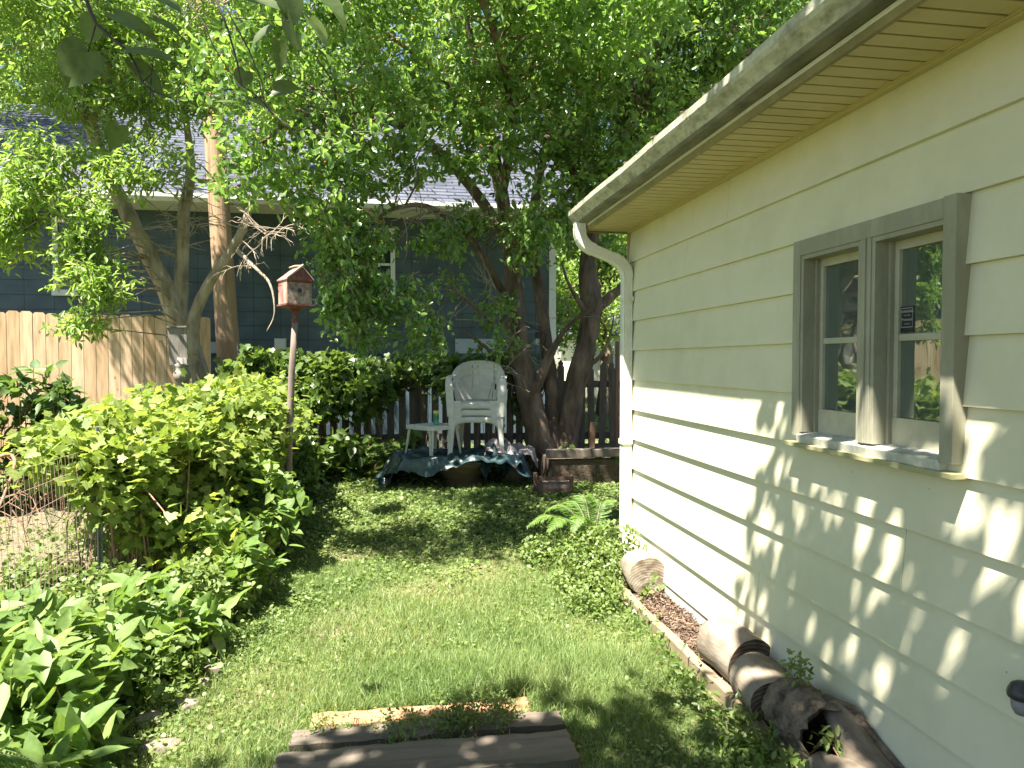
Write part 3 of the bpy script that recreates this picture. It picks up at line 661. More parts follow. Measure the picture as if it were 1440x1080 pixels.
# privacy fence: dog-eared planks, runs off to the left
FD = Vector((.965, .264, 0)).normalized(); FN = Vector((FD.y, -FD.x, 0))
fr_end = at(296, 446, 9.9); fz = fr_end.z
M['cedar'] = None
def cedar():
    m, nt, p = newmat('tan_cedar_planks'); L = nt.links.new
    a = N(nt, 'ShaderNodeAttribute'); a.attribute_name = 'rnd'
    rp = ramp(nt, [(0, (.62,.42,.25)), (.5, (.72,.51,.33)), (1, (.80,.59,.40))]); L(a.outputs['Fac'], rp.inputs[0])
    tc = N(nt, 'ShaderNodeTexCoord'); mp = N(nt, 'ShaderNodeMapping'); mp.inputs['Scale'].default_value = (1, 1, .12); L(tc.outputs['Object'], mp.inputs[0])
    n = N(nt, 'ShaderNodeTexNoise'); n.inputs['Scale'].default_value = 22; n.inputs['Detail'].default_value = 6; L(mp.outputs[0], n.inputs[0])
    r2 = ramp(nt, [(.3, (.72,.68,.62)), (.6, (1.06,) * 3)]); L(n.outputs[0], r2.inputs[0])
    v = N(nt, 'ShaderNodeTexVoronoi'); v.inputs['Scale'].default_value = 4.5; mp2 = N(nt, 'ShaderNodeMapping'); mp2.inputs['Scale'].default_value = (1.2, 1.2, .6); L(tc.outputs['Object'], mp2.inputs[0]); L(mp2.outputs[0], v.inputs[0])
    r3 = ramp(nt, [(.03, (.45,.32,.22)), (.09, (1,) * 3)]); L(v.outputs['Distance'], r3.inputs[0])
    mu = N(nt, 'ShaderNodeMixRGB', blend_type='MULTIPLY'); mu.inputs[0].default_value = 1; L(rp.outputs[0], mu.inputs[1]); L(r2.outputs[0], mu.inputs[2])
    m2 = N(nt, 'ShaderNodeMixRGB', blend_type='MULTIPLY'); m2.inputs[0].default_value = 1; L(mu.outputs[0], m2.inputs[1]); L(r3.outputs[0], m2.inputs[2])
    L(m2.outputs[0], p.inputs['Base Color']); p.inputs['Roughness'].default_value = .75
    return m
M['cedar'] = cedar()
pf_ = thing('privacy_fence', 'tall tan dog-eared plank fence at the left with branch shadows across it', 'fence', (fr_end.x, fr_end.y, .18))
mb = MB(); rn = []; rf = random.Random(9); W = .139; nb_ = 62
for i in range(nb_):
    c = fr_end - FD * (W * (i + .5)); h0 = .12; top = fz + rf.uniform(-.012, .012) + (.03 if 14 < i < 17 else 0)
    hw = W / 2 - .003; e = .025; off = FN * rf.uniform(-.004, .004)
    pts = [(-hw, h0), (hw, h0), (hw, top - e), (hw - e, top), (-hw + e, top), (-hw, top - e)]
    fvs = [Vector((c.x, c.y, 0)) + FD * u + off + FN * .009 + Vector((0, 0, zz)) for u, zz in pts]
    bvs = [v_ - FN * .018 for v_ in fvs]
    mb.add(fvs + bvs, [tuple(range(6)), tuple(reversed(range(6, 12)))] + [(k, (k+1) % 6, 6 + (k+1) % 6, 6 + k) for k in range(6)])
    rn += [rf.random()] * 12
bp = mb.build('board_panel', M['cedar'], pf_)
an = bp.data.attributes.new('rnd', 'FLOAT', 'POINT'); an.data.foreach_set('value', rn)
mb = MB(); rz_ = Matrix.Rotation(math.atan2(FD.y, FD.x), 3, 'Z')
for zz in (.45, 1.15, fz - .25):
    c = fr_end - FD * (W * nb_ / 2) - FN * .04; mb.box((c.x - W * nb_ / 2, c.y - .02, zz - .045), (c.x + W * nb_ / 2, c.y + .02, zz + .045), rz_)
mb.build('rail', M['plank_tan'], pf_)
for i in range(4):
    c = fr_end - FD * (.05 + 2.4 * i) - FN * .11; mb = MB(); mb.box((c.x - .045, c.y - .045, .05), (c.x + .045, c.y + .045, fz - .06), rz_); mb.build('post', M['plank_tan'], pf_)

# picket fence
PY = 9.35
pk = thing('picket_fence', 'old dark weathered picket fence with pointed tops behind the white chairs', 'fence', (1.0, PY, .18))
rf = random.Random(12); x = atY(356, 520, PY).x; xe = 3.25
while x < xe:
    wd = .092; px_ = x + rf.uniform(-.01, .01); top = 1.585 + rf.uniform(-.04, .02) - (.02 if x < 0 else 0); tl = rf.uniform(-.02, .02); mb = MB()
    pr = [(-wd/2, .24), (wd/2, .24), (wd/2 * 1.0, top - .10), (wd/2 * .62, top - .075), (wd/2 * .8, top - .045), (0, top), (-wd/2 * .8, top - .045), (-wd/2 * .62, top - .075), (-wd/2, top - .10)]
    f_ = [(px_ + u + tl * (zz - .24), PY - .011, zz) for u, zz in pr]; b_ = [(a, PY + .011, c) for a, _, c in f_]; k = len(pr)
    mb.add(f_ + b_, [tuple(range(k)), tuple(reversed(range(k, 2*k)))] + [(i, (i+1) % k, k + (i+1) % k, k + i) for i in range(k)])
    if not (1.9 < x < 2.0): mb.build('picket', M['picket'], pk)
    x += .142
for zz in (.58, 1.28):
    mb = MB(); mb.box((-1.95, PY + .014, zz - .045), (xe, PY + .052, zz + .045), Matrix.Rotation(R(.3), 3, 'Y')); mb.build('rail', M['picket'], pk)
for xx in (-1.9, .3, 2.42): mb = MB(); mb.box((xx - .05, PY + .055, .1), (xx + .05, PY + .15, 1.50)); mb.build('post', M['picket'], pk)
# wire fence
WX = -1.92
wfn = thing('wire_fence', 'rusty wire mesh fence on steel posts half buried under the vines at the left', 'fence', (WX, 5.0, 0))
rf = random.Random(21)
m1 = MB(); y = 2.2; r_ = .0014
while y < 8.4:
    top = 1.02 + .03 * math.sin(y * 1.3); bow = .02 * math.sin(y * 2.1)
    m1.tube([(WX + bow, y, .03), (WX + bow * .4 + .01 * math.sin(y * 5), y + .006, .5), (WX - .02 + bow, y - .01, top)], r_, n=3, cap=False); y += .052
for k in range(9):
    zz = .06 + k * .12; m1.tube([(WX + .02 * math.sin(yy * 2.1) + .01 * math.sin(yy * 5), yy, zz + .012 * math.sin(yy * 1.7 + k)) for yy in [2.2 + .25 * i for i in range(26)]], r_ * 1.15, n=3, cap=False)
m1.build('wire_mesh', M['wire'], wfn)
for yy, hh in ((3.1, 1.15), (4.92, 1.16), (6.7, 1.15)):
    mb = MB(); xx = WX + .03
    mb.box((xx - .018, yy - .003, -.05), (xx + .018, yy + .003, hh)); mb.box((xx - .003, yy - .032, -.05), (xx + .003, yy - .0032, hh))
    for k in range(18): mb.box((xx - .004, yy + .003, .1 + k * .055), (xx + .004, yy + .009, .125 + k * .055))
    mb.build('post', M['metal'], wfn)
# ================================================================== OBJECTS ON THE LAWN
# --- low round table (urn pedestal) under the tarp
TD = 8.15
tc_ = at(652, 655, TD); TX, TY = tc_.x, tc_.y; TG = gz(TX, TY); TZ = at(650, 641, TD).z
urn = thing('pedestal_table', 'low brown urn-shaped pedestal table hidden under the teal tarp', 'table', (TX, TY, TG))
mb = MB(); ux = TX - .03
h = TZ - TG
mb.lathe([(.27, 0), (.28, .035), (.24, .05), (.20, .075), (.22, .11), (.32, .22), (.385, h * .78), (.40, h * .82), (.40, h * .88), (.37, h * .88)], (ux, TY - .04, TG), 28)
mb.build('pedestal', M['urn'], urn, smooth=False)
mb = MB(); mb.lathe([(.40, 0), (.42, .01), (.42, .025), (.40, .03)], (TX - .02, TY, TG + h - .05), 32); mb.build('table_top', M['oldwood'], urn)
mb = MB(); mb.lathe([(.10, 0), (.15, .1), (.17, .2), (.16, h - .06)], (TX + .60, TY - .02, TG), 18); mb.build('side_leg', M['urn'], urn)

def drape(cx, cy, z0, rx, ry, hang, seed, nr=44, na=170, skirt=.24, power=3.2):
    rs = random.Random(seed); ph = [rs.uniform(0, 6.28) for _ in range(10)]
    def fn(u, v):
        a = v * 2 * math.pi; edge = 1 + .10 * math.sin(a * 3 + ph[0]) + .06 * math.sin(a * 7 + ph[1]) + .03 * math.sin(a * 13 + ph[5])
        fold = .5 * math.sin(a * 11 + ph[2] + 2 * math.sin(a * 2 + ph[3])) + .35 * math.sin(a * 19 + ph[4] + u * 3) + .25 * math.sin(a * 31 + ph[6] - u * 5)
        if u < .62: r = u / .62; dz = 0
        else:
            t = (u - .62) / .38; r = 1 + t * .16 * (1 + .5 * math.sin(a * 3 + ph[7])) + .06 * t * fold; dz = -hang * t ** .8 * edge * (.22 + 1.05 * abs(math.cos(a)) ** 1.6 + .25 * math.sin(a * 5 + ph[8]))
        c, s = math.cos(a), math.sin(a); k = (abs(c) ** power + abs(s) ** power) ** (-1 / power)
        x = cx + rx * r * c * k; y = cy + ry * r * s * k
        z = z0 + dz + .014 * math.sin(x * 17 + y * 9 + ph[1]) + .012 * math.sin(x * 31 - y * 23 + 2 * math.sin(x * 11)) + .008 * abs(math.sin(x * 57 + y * 38 + 3 * math.sin(y * 14))) + .018 * abs(math.sin(x * 9 - y * 6 + ph[2])) * (1 if u > .2 else .5) + .010 * math.sin(y * 40 + x * 22) + .022 * max(0, fold) * min(u, .7)
        return (x, y, max(z, gz(x, y) + .02 + .01 * math.sin(a * 17)))
    m_ = MB(); m_.grid(fn, nr, na); return m_
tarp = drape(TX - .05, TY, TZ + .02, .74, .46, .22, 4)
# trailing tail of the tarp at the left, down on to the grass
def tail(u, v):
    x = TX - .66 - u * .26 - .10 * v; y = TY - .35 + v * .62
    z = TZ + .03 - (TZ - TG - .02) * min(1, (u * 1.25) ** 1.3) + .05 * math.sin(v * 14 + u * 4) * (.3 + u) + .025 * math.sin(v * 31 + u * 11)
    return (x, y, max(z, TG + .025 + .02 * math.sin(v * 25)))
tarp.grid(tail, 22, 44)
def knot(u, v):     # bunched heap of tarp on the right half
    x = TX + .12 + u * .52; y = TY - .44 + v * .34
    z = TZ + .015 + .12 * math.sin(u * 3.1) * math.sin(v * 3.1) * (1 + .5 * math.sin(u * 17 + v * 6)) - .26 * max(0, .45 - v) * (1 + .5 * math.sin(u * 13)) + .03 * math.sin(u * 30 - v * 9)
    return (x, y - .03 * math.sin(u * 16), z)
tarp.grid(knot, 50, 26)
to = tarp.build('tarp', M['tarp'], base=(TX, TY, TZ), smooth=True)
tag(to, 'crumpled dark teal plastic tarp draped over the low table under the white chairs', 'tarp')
bl = drape(TX + .55, TY + .04, TZ + .052, .27, .27, .17, 9, nr=30, na=110)
def bh(u, v):
    x = TX + .22 + u * .36; y = TY - .36 + v * .40
    return (x, y - .02 * math.sin(u * 18), TZ + .10 + .10 * math.sin(u * 3.0 + .2) * math.sin(v * 3) * (1 + .4 * math.sin(u * 15 + v * 8)) - .15 * max(0, .4 - v) * u)
bl.grid(bh, 36, 26)
bo = bl.build('blanket', M['blanket'], base=(TX + .55, TY, TZ), smooth=True)
tag(bo, 'faded pinkish grey cloth bunched over the right end of the tarp', 'cloth')

# --- side table
T0 = at(609, 597, 8.05); tsz = .225; TT = T0.z; TB = TZ + .035
st = thing('side_table', 'small square white plastic side table standing on the tarp left of the chairs', 'side table', (T0.x, T0.y, TB))
rt = Matrix.Rotation(R(38), 3, 'Z')
mb = MB()
def rrect(s_, r_, n=5):
    out = []
    for q, (cx, cy) in enumerate(((1, 1), (-1, 1), (-1, -1), (1, -1))):
        for i in range(n + 1):
            a = (q + i / n) * math.pi / 2; out.append((cx * (s_ - r_) + r_ * math.cos(a), cy * (s_ - r_) + r_ * math.sin(a)))
    return out
rings = [(tsz * .97, 0), (tsz, -.012), (tsz * 1.0, -.045), (tsz * .97, -.045), (tsz * .96, -.018)]
vs = []; 
for s_, z in rings: vs += [Vector((T0.x, T0.y, TT + z)) + rt @ Vector((a, b, 0)) for a, b in rrect(s_, .05)]
k = 24; fs = [tuple(range(k))] + [(i*k+j, (i+1)*k+j, (i+1)*k+(j+1) % k, i*k+(j+1) % k) for i in range(len(rings)-1) for j in range(k)] + [tuple(reversed(range((len(rings)-1)*k, len(rings)*k)))]
mb.add(vs, fs); mb.build('table_top', M['plastic'], st)
for sx, sy in ((1,1), (1,-1), (-1,1), (-1,-1)):
    mb = MB(); c0 = Vector((T0.x, T0.y, 0)) + rt @ Vector((sx * (tsz - .025), sy * (tsz - .025), 0)); c1 = Vector((T0.x, T0.y, 0)) + rt @ Vector((sx * (tsz + .005), sy * (tsz + .005), 0))
    for off in ((0, 1), (1, 0)):   # L-section leg
        d_ = rt @ Vector((-sx * off[0], -sy * off[1], 0)); q_ = rt @ Vector((-sx * off[1], -sy * off[0], 0))
        tw_, bw_ = .045, .024
        mb.add([c0 + Vector((0,0,TT-.03)), c0 + d_*tw_ + Vector((0,0,TT-.03)), c0 + d_*tw_ + q_*.006 + Vector((0,0,TT-.03)), c0 + q_*.006 + Vector((0,0,TT-.03)),
                c1 + Vector((0,0,TB-.02)), c1 + d_*bw_ + Vector((0,0,TB-.02)), c1 + d_*bw_ + q_*.006 + Vector((0,0,TB-.02)), c1 + q_*.006 + Vector((0,0,TB-.02))],
               [(0,1,2,3), (4,7,6,5), (0,4,5,1), (1,5,6,2), (2,6,7,3), (3,7,4,0)])
    mb.build('leg', M['plastic'], st)
# --- tall green candle glass
cp = Vector((T0.x + .03, T0.y - .06, TT + .002))
cn = thing('candle', 'tall green candle glass with a yellow top band on the small white table', 'candle', cp)
mb = MB(); mb.lathe([(.028, 0), (.031, .005), (.031, .135), (.029, .137)], cp, 20); mb.build('glass', M['candle'], cn, smooth=False)
mb = MB(); mb.lathe([(.0325, .128), (.0325, .158), (.028, .160), (.028, .130)], cp, 20); mb.build('top_band', M['candletop'], cn)
mb = MB(); mb.lathe([(.0325, .06), (.0325, .10)], cp, 20); mb.build('paper_label', M['lf_back'] if False else surf('dark_green_label', [(.03,.16,.08),(.05,.22,.11)], scale=40, rough=.6), cn)

# --- stacked monobloc chairs
def make_chair(loc, label, rz):
    t = thing('plastic_chair', label, 'chair', loc, 'stacked white plastic chairs')
    rot = Matrix.Rotation(rz, 3, 'Z'); O = Vector(loc)
    def W_(p): return O + rot @ Vector(p)
    S = 1.08
    # seat
    mb = MB()
    def seat(u, v):
        x = (u - .5) * 2; y = v; hw = .235 - .03 * y
        px_, py_ = x * hw, -.235 + y * .43
        z = .415 - .022 * (1 - x * x) * math.sin(min(y * 1.3, 1) * 3.0) - .02 * y
        if y < .14: z -= (1 - y / .14) ** 2 * .03
        return W_((px_ * S, py_ * S, z * S))
    mb.grid(seat, 14, 16); 
    def apron(u, v):
        x = (u - .5) * 2; arch = .085 * (abs(x) ** 6) + .012
        return W_((x * .235 * S, (-.236 + .006 * v) * S, (.387 - v * (.035 + arch)) * S))
    mb.grid(apron, 20, 3)
    mb.build('seat', M['plastic'], t, smooth=True, solid=.006)
    # back: wraps from arm to arm, slit openings
    def tp(a): return .83 - .155 * (abs(a) / 1.35) ** 2.6
    def bpnt(a, q):
        zt = tp(a); zb = .40 + (.16 * max(0, (abs(a) - .75) / .6) if abs(a) > .75 else 0); z = zb + (zt - zb) * q
        rx = .255 + .03 * q; ry = .245
        return W_((math.sin(a) * rx * S, (-.02 + math.cos(a) * ry + .07 * (z - .4) / .4 - .0) * S, z * S))
    mb = MB(); na, nq = 54, 20; A0 = 1.35
    slots = [(-.40, -.37), (-.12, -.09)] if False else []
    slit = lambda a, q: (.30 < q < .88) and any(abs(a - s0) < .024 for s0 in (-.30, -.08))
    hole = lambda a, q: (.30 < q < .78) and .60 < a < .80
    cols = sorted(set([-A0 + 2 * A0 * i / na for i in range(na + 1)] + [s0 + d_ for s0 in (-.30, -.08) for d_ in (-.016, .016)] + [s_ * x_ for s_ in (1,) for x_ in (.60, .80)]))
    vs = [bpnt(a, q / nq) for a in cols for q in range(nq + 1)]; fs = []
    for i in range(len(cols) - 1):
        for j in range(nq):
            am = (cols[i] + cols[i+1]) / 2; qm = (j + .5) / nq
            if slit(am, qm) and (cols[i+1] - cols[i]) < .04 and any(abs(am - s0) < .017 for s0 in (-.30, -.08)): continue
            if hole(am, qm): continue
            fs.append((i*(nq+1)+j, (i+1)*(nq+1)+j, (i+1)*(nq+1)+j+1, i*(nq+1)+j+1))
    mb.add(vs, fs); mb.build('backrest', M['plastic'], t, smooth=True, solid=.006)
    mb = MB(); mb.tube([bpnt(-A0 + 2 * A0 * i / 40, 1.0) for i in range(41)], .011, n=8); mb.build('back_rim', M['plastic'], t, smooth=True)
    for s_ in (-1, 1):
        # arm: flat strap from back end forward and down into the front leg
        mb = MB(); p0 = (s_ * .275, .04, .672); path = [(s_ * .272, .06, .675), (s_ * .285, -.03, .672), (s_ * .288, -.12, .665), (s_ * .284, -.185, .635), (s_ * .277, -.215, .575), (s_ * .268, -.228, .48), (s_ * .262, -.236, .40)]
        vs = []
        for i, (x, y, z) in enumerate(path):
            wv = .030 + (.006 if i > 3 else 0); th = .010
            tn = Vector(path[min(i+1, 6)]) - Vector(path[max(i-1, 0)]); tn.normalize(); sd = Vector((1, 0, 0)); nn = tn.cross(sd).normalized()
            vs += [W_((Vector((x, y, z)) + sd * a * wv + nn * b * th) * S) for a, b in ((-1,-1), (1,-1), (1.1,.4), (.6,1), (-.6,1), (-1.1,.4))]
        k = 6; fs = [tuple(reversed(range(6))), tuple(range(36, 42))] + [(i*6+j, i*6+(j+1) % 6, (i+1)*6+(j+1) % 6, (i+1)*6+j) for i in range(6) for j in range(6)]
        mb.add(vs, fs); mb.build('armrest', M['plastic'], t, smooth=False)
        # front leg: wide at the seat, tapering to the floor, arched inner edge
        mb = MB(); vs = []; nn = 9
        for i in range(nn + 1):
            q = i / nn; z = .42 * (1 - q); yo = -.235 - .03 * q; xo = s_ * (.268 + .022 * q); wd = .034 + .05 * max(0, 1 - q * 4) ** 2 - .008 * q
            foot = .006 if q > .8 else 0
            vs += [W_(Vector((xo + s_ * foot, yo - foot, z)) * S), W_(Vector((xo - s_ * wd * 1.6, yo - foot, z)) * S), W_(Vector((xo - s_ * (wd * 1.6 - .006), yo + .008, z)) * S), W_(Vector((xo - s_ * .010, yo + .008, z)) * S), W_(Vector((xo - s_ * .008, yo + .058 - .012 * q, z)) * S), W_(Vector((xo + s_ * foot, yo + .058 - .012 * q, z)) * S)]
        fs = [tuple(reversed(range(6))), tuple(range(nn*6, nn*6+6))] + [(i*6+j, i*6+(j+1) % 6, (i+1)*6+(j+1) % 6, (i+1)*6+j) for i in range(nn) for j in range(6)]
        mb.add(vs, fs); mb.build('leg', M['plastic'], t)
        mb = MB(); vs = []
        for i in range(nn + 1):
            q = i / nn; z = .42 * (1 - q); yo = .19 + .075 * q; xo = s_ * (.215 + .025 * q); wd = .05 - .015 * q
            vs += [W_(Vector((xo, yo, z)) * S), W_(Vector((xo - s_ * wd, yo, z)) * S), W_(Vector((xo - s_ * wd, yo - .008, z)) * S), W_(Vector((xo - s_ * .008, yo - .008, z)) * S), W_(Vector((xo - s_ * .008, yo - .045, z)) * S), W_(Vector((xo, yo - .045, z)) * S)]
        mb.add(vs, fs); mb.build('leg', M['plastic'], t)
    return t
CC = at(673, 640, 8.2); cz = TZ + .03
labs = ['white plastic armchair at the bottom of the three-chair stack, legs on the tarp', 'white plastic armchair in the middle of the three-chair stack', 'white plastic armchair on top of the three-chair stack']
ch0 = make_chair((CC.x, CC.y, cz), labs[0], R(-12))
for k in (1, 2):
    c = dup_tree(ch0, (CC.x - .004 * k, CC.y + .012 * k, cz + .078 * k)); c['label'] = labs[k]

# --- red birdhouse on a leaning pole
bh_ = at(414, 402, 6.1); pb = at(407, 612, 6.1); bt = at(415, 432, 6.1)
M['polewood'] = surf('brown_grey_pole', [(.11,.08,.065),(.20,.155,.13),(.28,.22,.19)], scale=14, stretch=(1,1,.2), rough=.9, bump=.6, bscale=40, dist=.006)
bird = thing('birdhouse', 'peeling red birdhouse with a rope ridge on top of the leaning pole', 'birdhouse', bt)
rb = Matrix.Rotation(R(28), 3, 'Z')
def B_(p): return Vector((bt.x, bt.y, bt.z)) + rb @ Vector(p)
def bbox(mb, lo, hi): mb.box(lo, hi); 
hw = .105; hh = .235; hd = .105
mb = MB(); m0 = [B_(p) for p in ((-hw,-hd,.02), (hw,-hd,.02), (hw,hd,.02), (-hw,hd,.02), (-hw,-hd,.225), (hw,-hd,.225), (hw,hd,.225), (-hw,hd,.225), (.02,-hd,.315), (.02,hd,.315))]
mb.add(m0, [(0,3,2,1), (3,7,9,6,2), (0,4,7,3), (1,2,6,5)]); mb.build('box', M['rust'], bird, solid=.004)
mb = MB(); mb.add([B_(p) for p in ((-hw,-hd-.002,.02), (hw,-hd-.002,.02), (hw,-hd-.002,.20), (-hw,-hd-.002,.20))], [(0,1,2,3)]); fr_ = mb.build('front', M['peelwood'], bird, solid=.006)
mb = MB(); mb.add([B_(p) for p in ((-hw-.006,-hd-.004,.203), (hw+.006,-hd-.004,.203), (hw+.01,-hd-.03,.215), (.02,-hd-.024,.325), (-hw-.008,-hd-.03,.222))], [(0,1,2,3,4)]); mb.build('gable', M['redroof'], bird, solid=.006)
mb = MB(); mb.lathe([(.020, 0), (.020, .004)], B_((0.0, -hd - .004, .135)), 16, rot=rb @ Matrix.Rotation(R(90), 3, 'X')); mb.build('entrance_hole', M['cable'], fr_)
mb = MB(); o = .016
for s_ in (-1, 1):
    mb.add([B_(p) for p in ((.02,-hd-.03,.33), (s_*(hw+o*.7),-hd-.03,.222), (s_*(hw+o*.7),hd+.01,.222), (.02,hd+.01,.33), (.02,-hd-.03,.340), (s_*(hw+o*.7),-hd-.03,.232), (s_*(hw+o*.7),hd+.01,.232), (.02,hd+.01,.340))],
           [(0,1,2,3), (4,7,6,5), (0,4,5,1), (1,5,6,2), (2,6,7,3)])
mb.build('roof', M['rust'], bird)
mb = MB(); rp_ = [B_((-.115, -hd - .034, .235)), B_((-.05, -hd - .036, .292)), B_((.02, -hd - .036, .350)), B_((.03, -hd - .02, .343)), B_((.0, 0, .352)), B_((0, hd + .02, .35))]
mb.tube(rp_, .007, n=6); mb.build('rope', M['ropem'], bird, smooth=True)
mb = MB(); mb.add([B_(p) for p in ((-hw-.015,-hd-.02,.008), (hw+.015,-hd-.02,.008), (hw+.015,hd+.01,.008), (-hw-.015,hd+.01,.008), (-hw-.015,-hd-.02,.022), (hw+.015,-hd-.02,.022), (hw+.015,hd+.01,.022), (-hw-.015,hd+.01,.022), (0,0,-.035))], [(4,5,6,7), (0,1,5,4), (1,2,6,5), (2,3,7,6), (3,0,4,7), (0,8,1), (1,8,2), (2,8,3), (3,8,0)]); mb.build('floor_board', M['redroof'], bird)
mb = MB(); mb.tube([B_((-.14,0,.12)), B_((-.155,-.01,.15)), B_((-.14,-.01,.18)), B_((-.115,-.01,.175))], .003, n=5); mb.build('hook', M['cable'], bird)
pole = thing('birdhouse_pole', 'slim grey wooden pole leaning slightly and carrying the red birdhouse', 'pole', (pb.x - .02, pb.y, 0))
mb = MB(); mb.tube([(pb.x - .035, pb.y, .0), pb, (pb + bt) / 2 + Vector((-.004, 0, 0)), bt + Vector((0, 0, -.10))], [.031, .030, .028, .025], n=14, jit=.03); mb.build('shaft', M['polewood'], pole, smooth=True)
mb = MB(); mb.lathe([(.030, -.13), (.033, -.13), (.033, -.105), (.024, -.10), (.024, -.035), (.05, -.028)], bt, 14); mb.build('collar', M['redroof'], pole)

# --- grey wooden box with a ball finial under it
gb0 = at(251, 488, 8.3); gtop = at(251, 461, 8.3); gbot = at(253, 513, 8.3); ball = at(256, 527, 8.25)
gbx = thing('weathered_box', 'tall grey weathered wooden birdhouse box with round ball below, before the tree', 'birdhouse', (ball.x, ball.y, ball.z - .3))
rg = Matrix.Rotation(R(14), 3, 'Z') @ Matrix.Rotation(R(-2), 3, 'Y')
mb = MB(); mb.box((gtop.x - .105, gtop.y - .07, gbot.z), (gtop.x + .09, gtop.y + .09, gtop.z), rg); mb.build('box', M['oldwood'], gbx, bevel=.004)
mb = MB(); mb.box((gtop.x - .115, gtop.y - .085, gtop.z + .001), (gtop.x + .095, gtop.y + .10, gtop.z + .02), rg, ((gtop.x, gtop.y, gbot.z + .2))); mb.build('lid', M['ballconc'], gbx)
mb = MB(); mb.tube([(gtop.x - .105, gtop.y - .04, gb0.z + .05), (gtop.x - .15, gtop.y - .06, gb0.z + .0), (gtop.x - .17, gtop.y - .06, gb0.z + .07), (gtop.x - .20, gtop.y - .05, gb0.z + .06)], .008, n=6); mb.build('hook', M['rust'], gbx)
mb = MB(); mb.lathe([(.05, .2), (.055, .13), (.085, .12), (.07, .09)] + [(.095 * math.sin(a), .095 * math.cos(a) - .01) for a in [.8 + .23 * i for i in range(10)]], ball, 24); mb.build('ball', M['ballconc'], gbx, smooth=True)
mb = MB(); mb.lathe([(.05, -.3 - (ball.z - .3)), (.05, -.06)], ball, 12); mb.build('post', M['oldwood'], gbx)

# --- utility pole
up0 = at(328, 600, 10.6); up1 = at(299, 150, 10.6); dirp = (up1 - up0).normalized()
upl = thing('utility_pole', 'tall leaning tan wooden utility pole beside the left tree', 'pole', (up0.x, up0.y, .15))
mb = MB(); base = up0 - dirp * ((up0.z - .1) / dirp.z); mb.tube([base + dirp * s_ for s_ in (0, 1.5, 3, 4.5, 6, 7.5, 9)], [.175, .165, .155, .147, .14, .133, .126], n=24, jit=.015); mb.build('shaft', M['pole'], upl, smooth=True)
mb = MB()
for s_ in (0,): mb.tube([base + dirp * q + Vector((.145 - q * .004, -.06, 0)) for q in (0.2, 1.5, 3, 4.5, 6, 7.5)], .009, n=6)
mb.build('cable', M['cable'], upl)
mb = MB(); mb.tube([base + dirp * .4 + Vector((.15, -.07, 0)), base + dirp * 1.1 + Vector((.148, -.07, 0)), base + dirp * 1.75 + Vector((.143, -.07, 0))], .02, n=8); mb.build('conduit', M['metal'], upl)

# --- planter pot behind the tree + blue flowers, bulb on wire
pp = atY(715, 512, 9.25)
pot = thing('planter_pot', 'cream plastic planter hung high on the picket fence beside the trunk', 'planter', (pp.x, pp.y, pp.z))
mb = MB(); mb.lathe([(.085, 0), (.105, .08), (.118, .15), (.125, .155), (.125, .172), (.115, .172), (.11, .14)], pp, 24); mb.build('bowl', M['pot'], pot)
mb = MB(); mb.lathe([(.002, .145), (.108, .146)], pp, 20); mb.build('potting_soil', M['soil'], pot)
M['blueb'] = surf('blue_petal', [(.02,.05,.30),(.05,.10,.40)], scale=4, rough=.5)
mb = MB(); rf = random.Random(5)
for i in range(7):
    q = pp + Vector((rf.uniform(-.01, .09), rf.uniform(-.06, .04), .15)); mb.tube([q, q + Vector((rf.uniform(-.02, .02), 0, .10 + rf.random() * .08))], [.02, .012], n=5)
mb.build('flowers', M['blueb'], pot)
mb = MB(); mb.box((pp.x - .10, pp.y + .0, pp.z - .02), (pp.x + .10, pp.y + .085, pp.z - .002)); mb.build('bracket', M['picket'], pot)
bp_ = at(755, 480, 8.75)
bulb = thing('string_bulb', 'clear glass bulb hanging from a black cable between the trunks', 'light bulb', bp_)
mb = MB(); mb.lathe([(.001, -.05), (.02, -.045), (.034, -.02), (.036, 0), (.028, .025), (.018, .04)], bp_, 18)
m, nt, p = newmat('clear_bulb'); p.inputs['Base Color'].default_value = (.75,.78,.75,1); p.inputs['Roughness'].default_value = .05; p.inputs['Transmission Weight'].default_value = .8
mb.build('glass', m, bulb, smooth=True)
mb = MB(); mb.lathe([(.019, .035), (.024, .045), (.024, .10), (.012, .115)], bp_, 14); mb.build('socket', M['cable'], bulb)
mb = MB(); pts = [at(x_, y_, d_) for x_, y_, d_ in ((700, 425, 8.9), (728, 447, 8.8), (755, 463, 8.75), (768, 470, 8.85), (763, 500, 8.95), (770, 535, 9.0), (762, 560, 9.1))]; mb.tube(pts, .006, n=5); mb.build('cable', M['cable'], bulb)

# --- stake, raised bed timber, little crate
sp0 = atY(868, 480, 9.0)
sk = MB(); sk.box((sp0.x - .022, 8.98, .12), (sp0.x + .022, 9.02, sp0.z)); so = sk.build('wooden_stake', M['stake'], base=(sp0.x, 9, .15), bevel=.003)
tag(so, 'thin red-brown upright wooden stake beside the pickets near the downspout', 'stake')
sp1 = at(832, 600, 8.3); sk = MB(); sk.box((sp1.x - .03, sp1.y - .02, .15), (sp1.x + .03, sp1.y + .02, sp1.z + .05), Matrix.Rotation(R(3), 3, 'Y')); so = sk.build('wooden_stake', M['stake'], base=(sp1.x, sp1.y, .15), bevel=.003)
tag(so, 'short broken brown stake standing in the shade at the raised bed', 'stake')
b0 = at(775, 636, 8.0); b1 = at(880, 628, 8.0)
mb = MB(); mb.box((b0.x - .05, b0.y - .06, b0.z - .06), (3.3, b0.y + .06, b0.z + .03)); bd = mb.build('bed_timber', M['picket'], base=(b0.x, b0.y, .18), bevel=.008)
tag(bd, 'weathered landscaping timber edging the shaded bed under the right tree', 'timber')
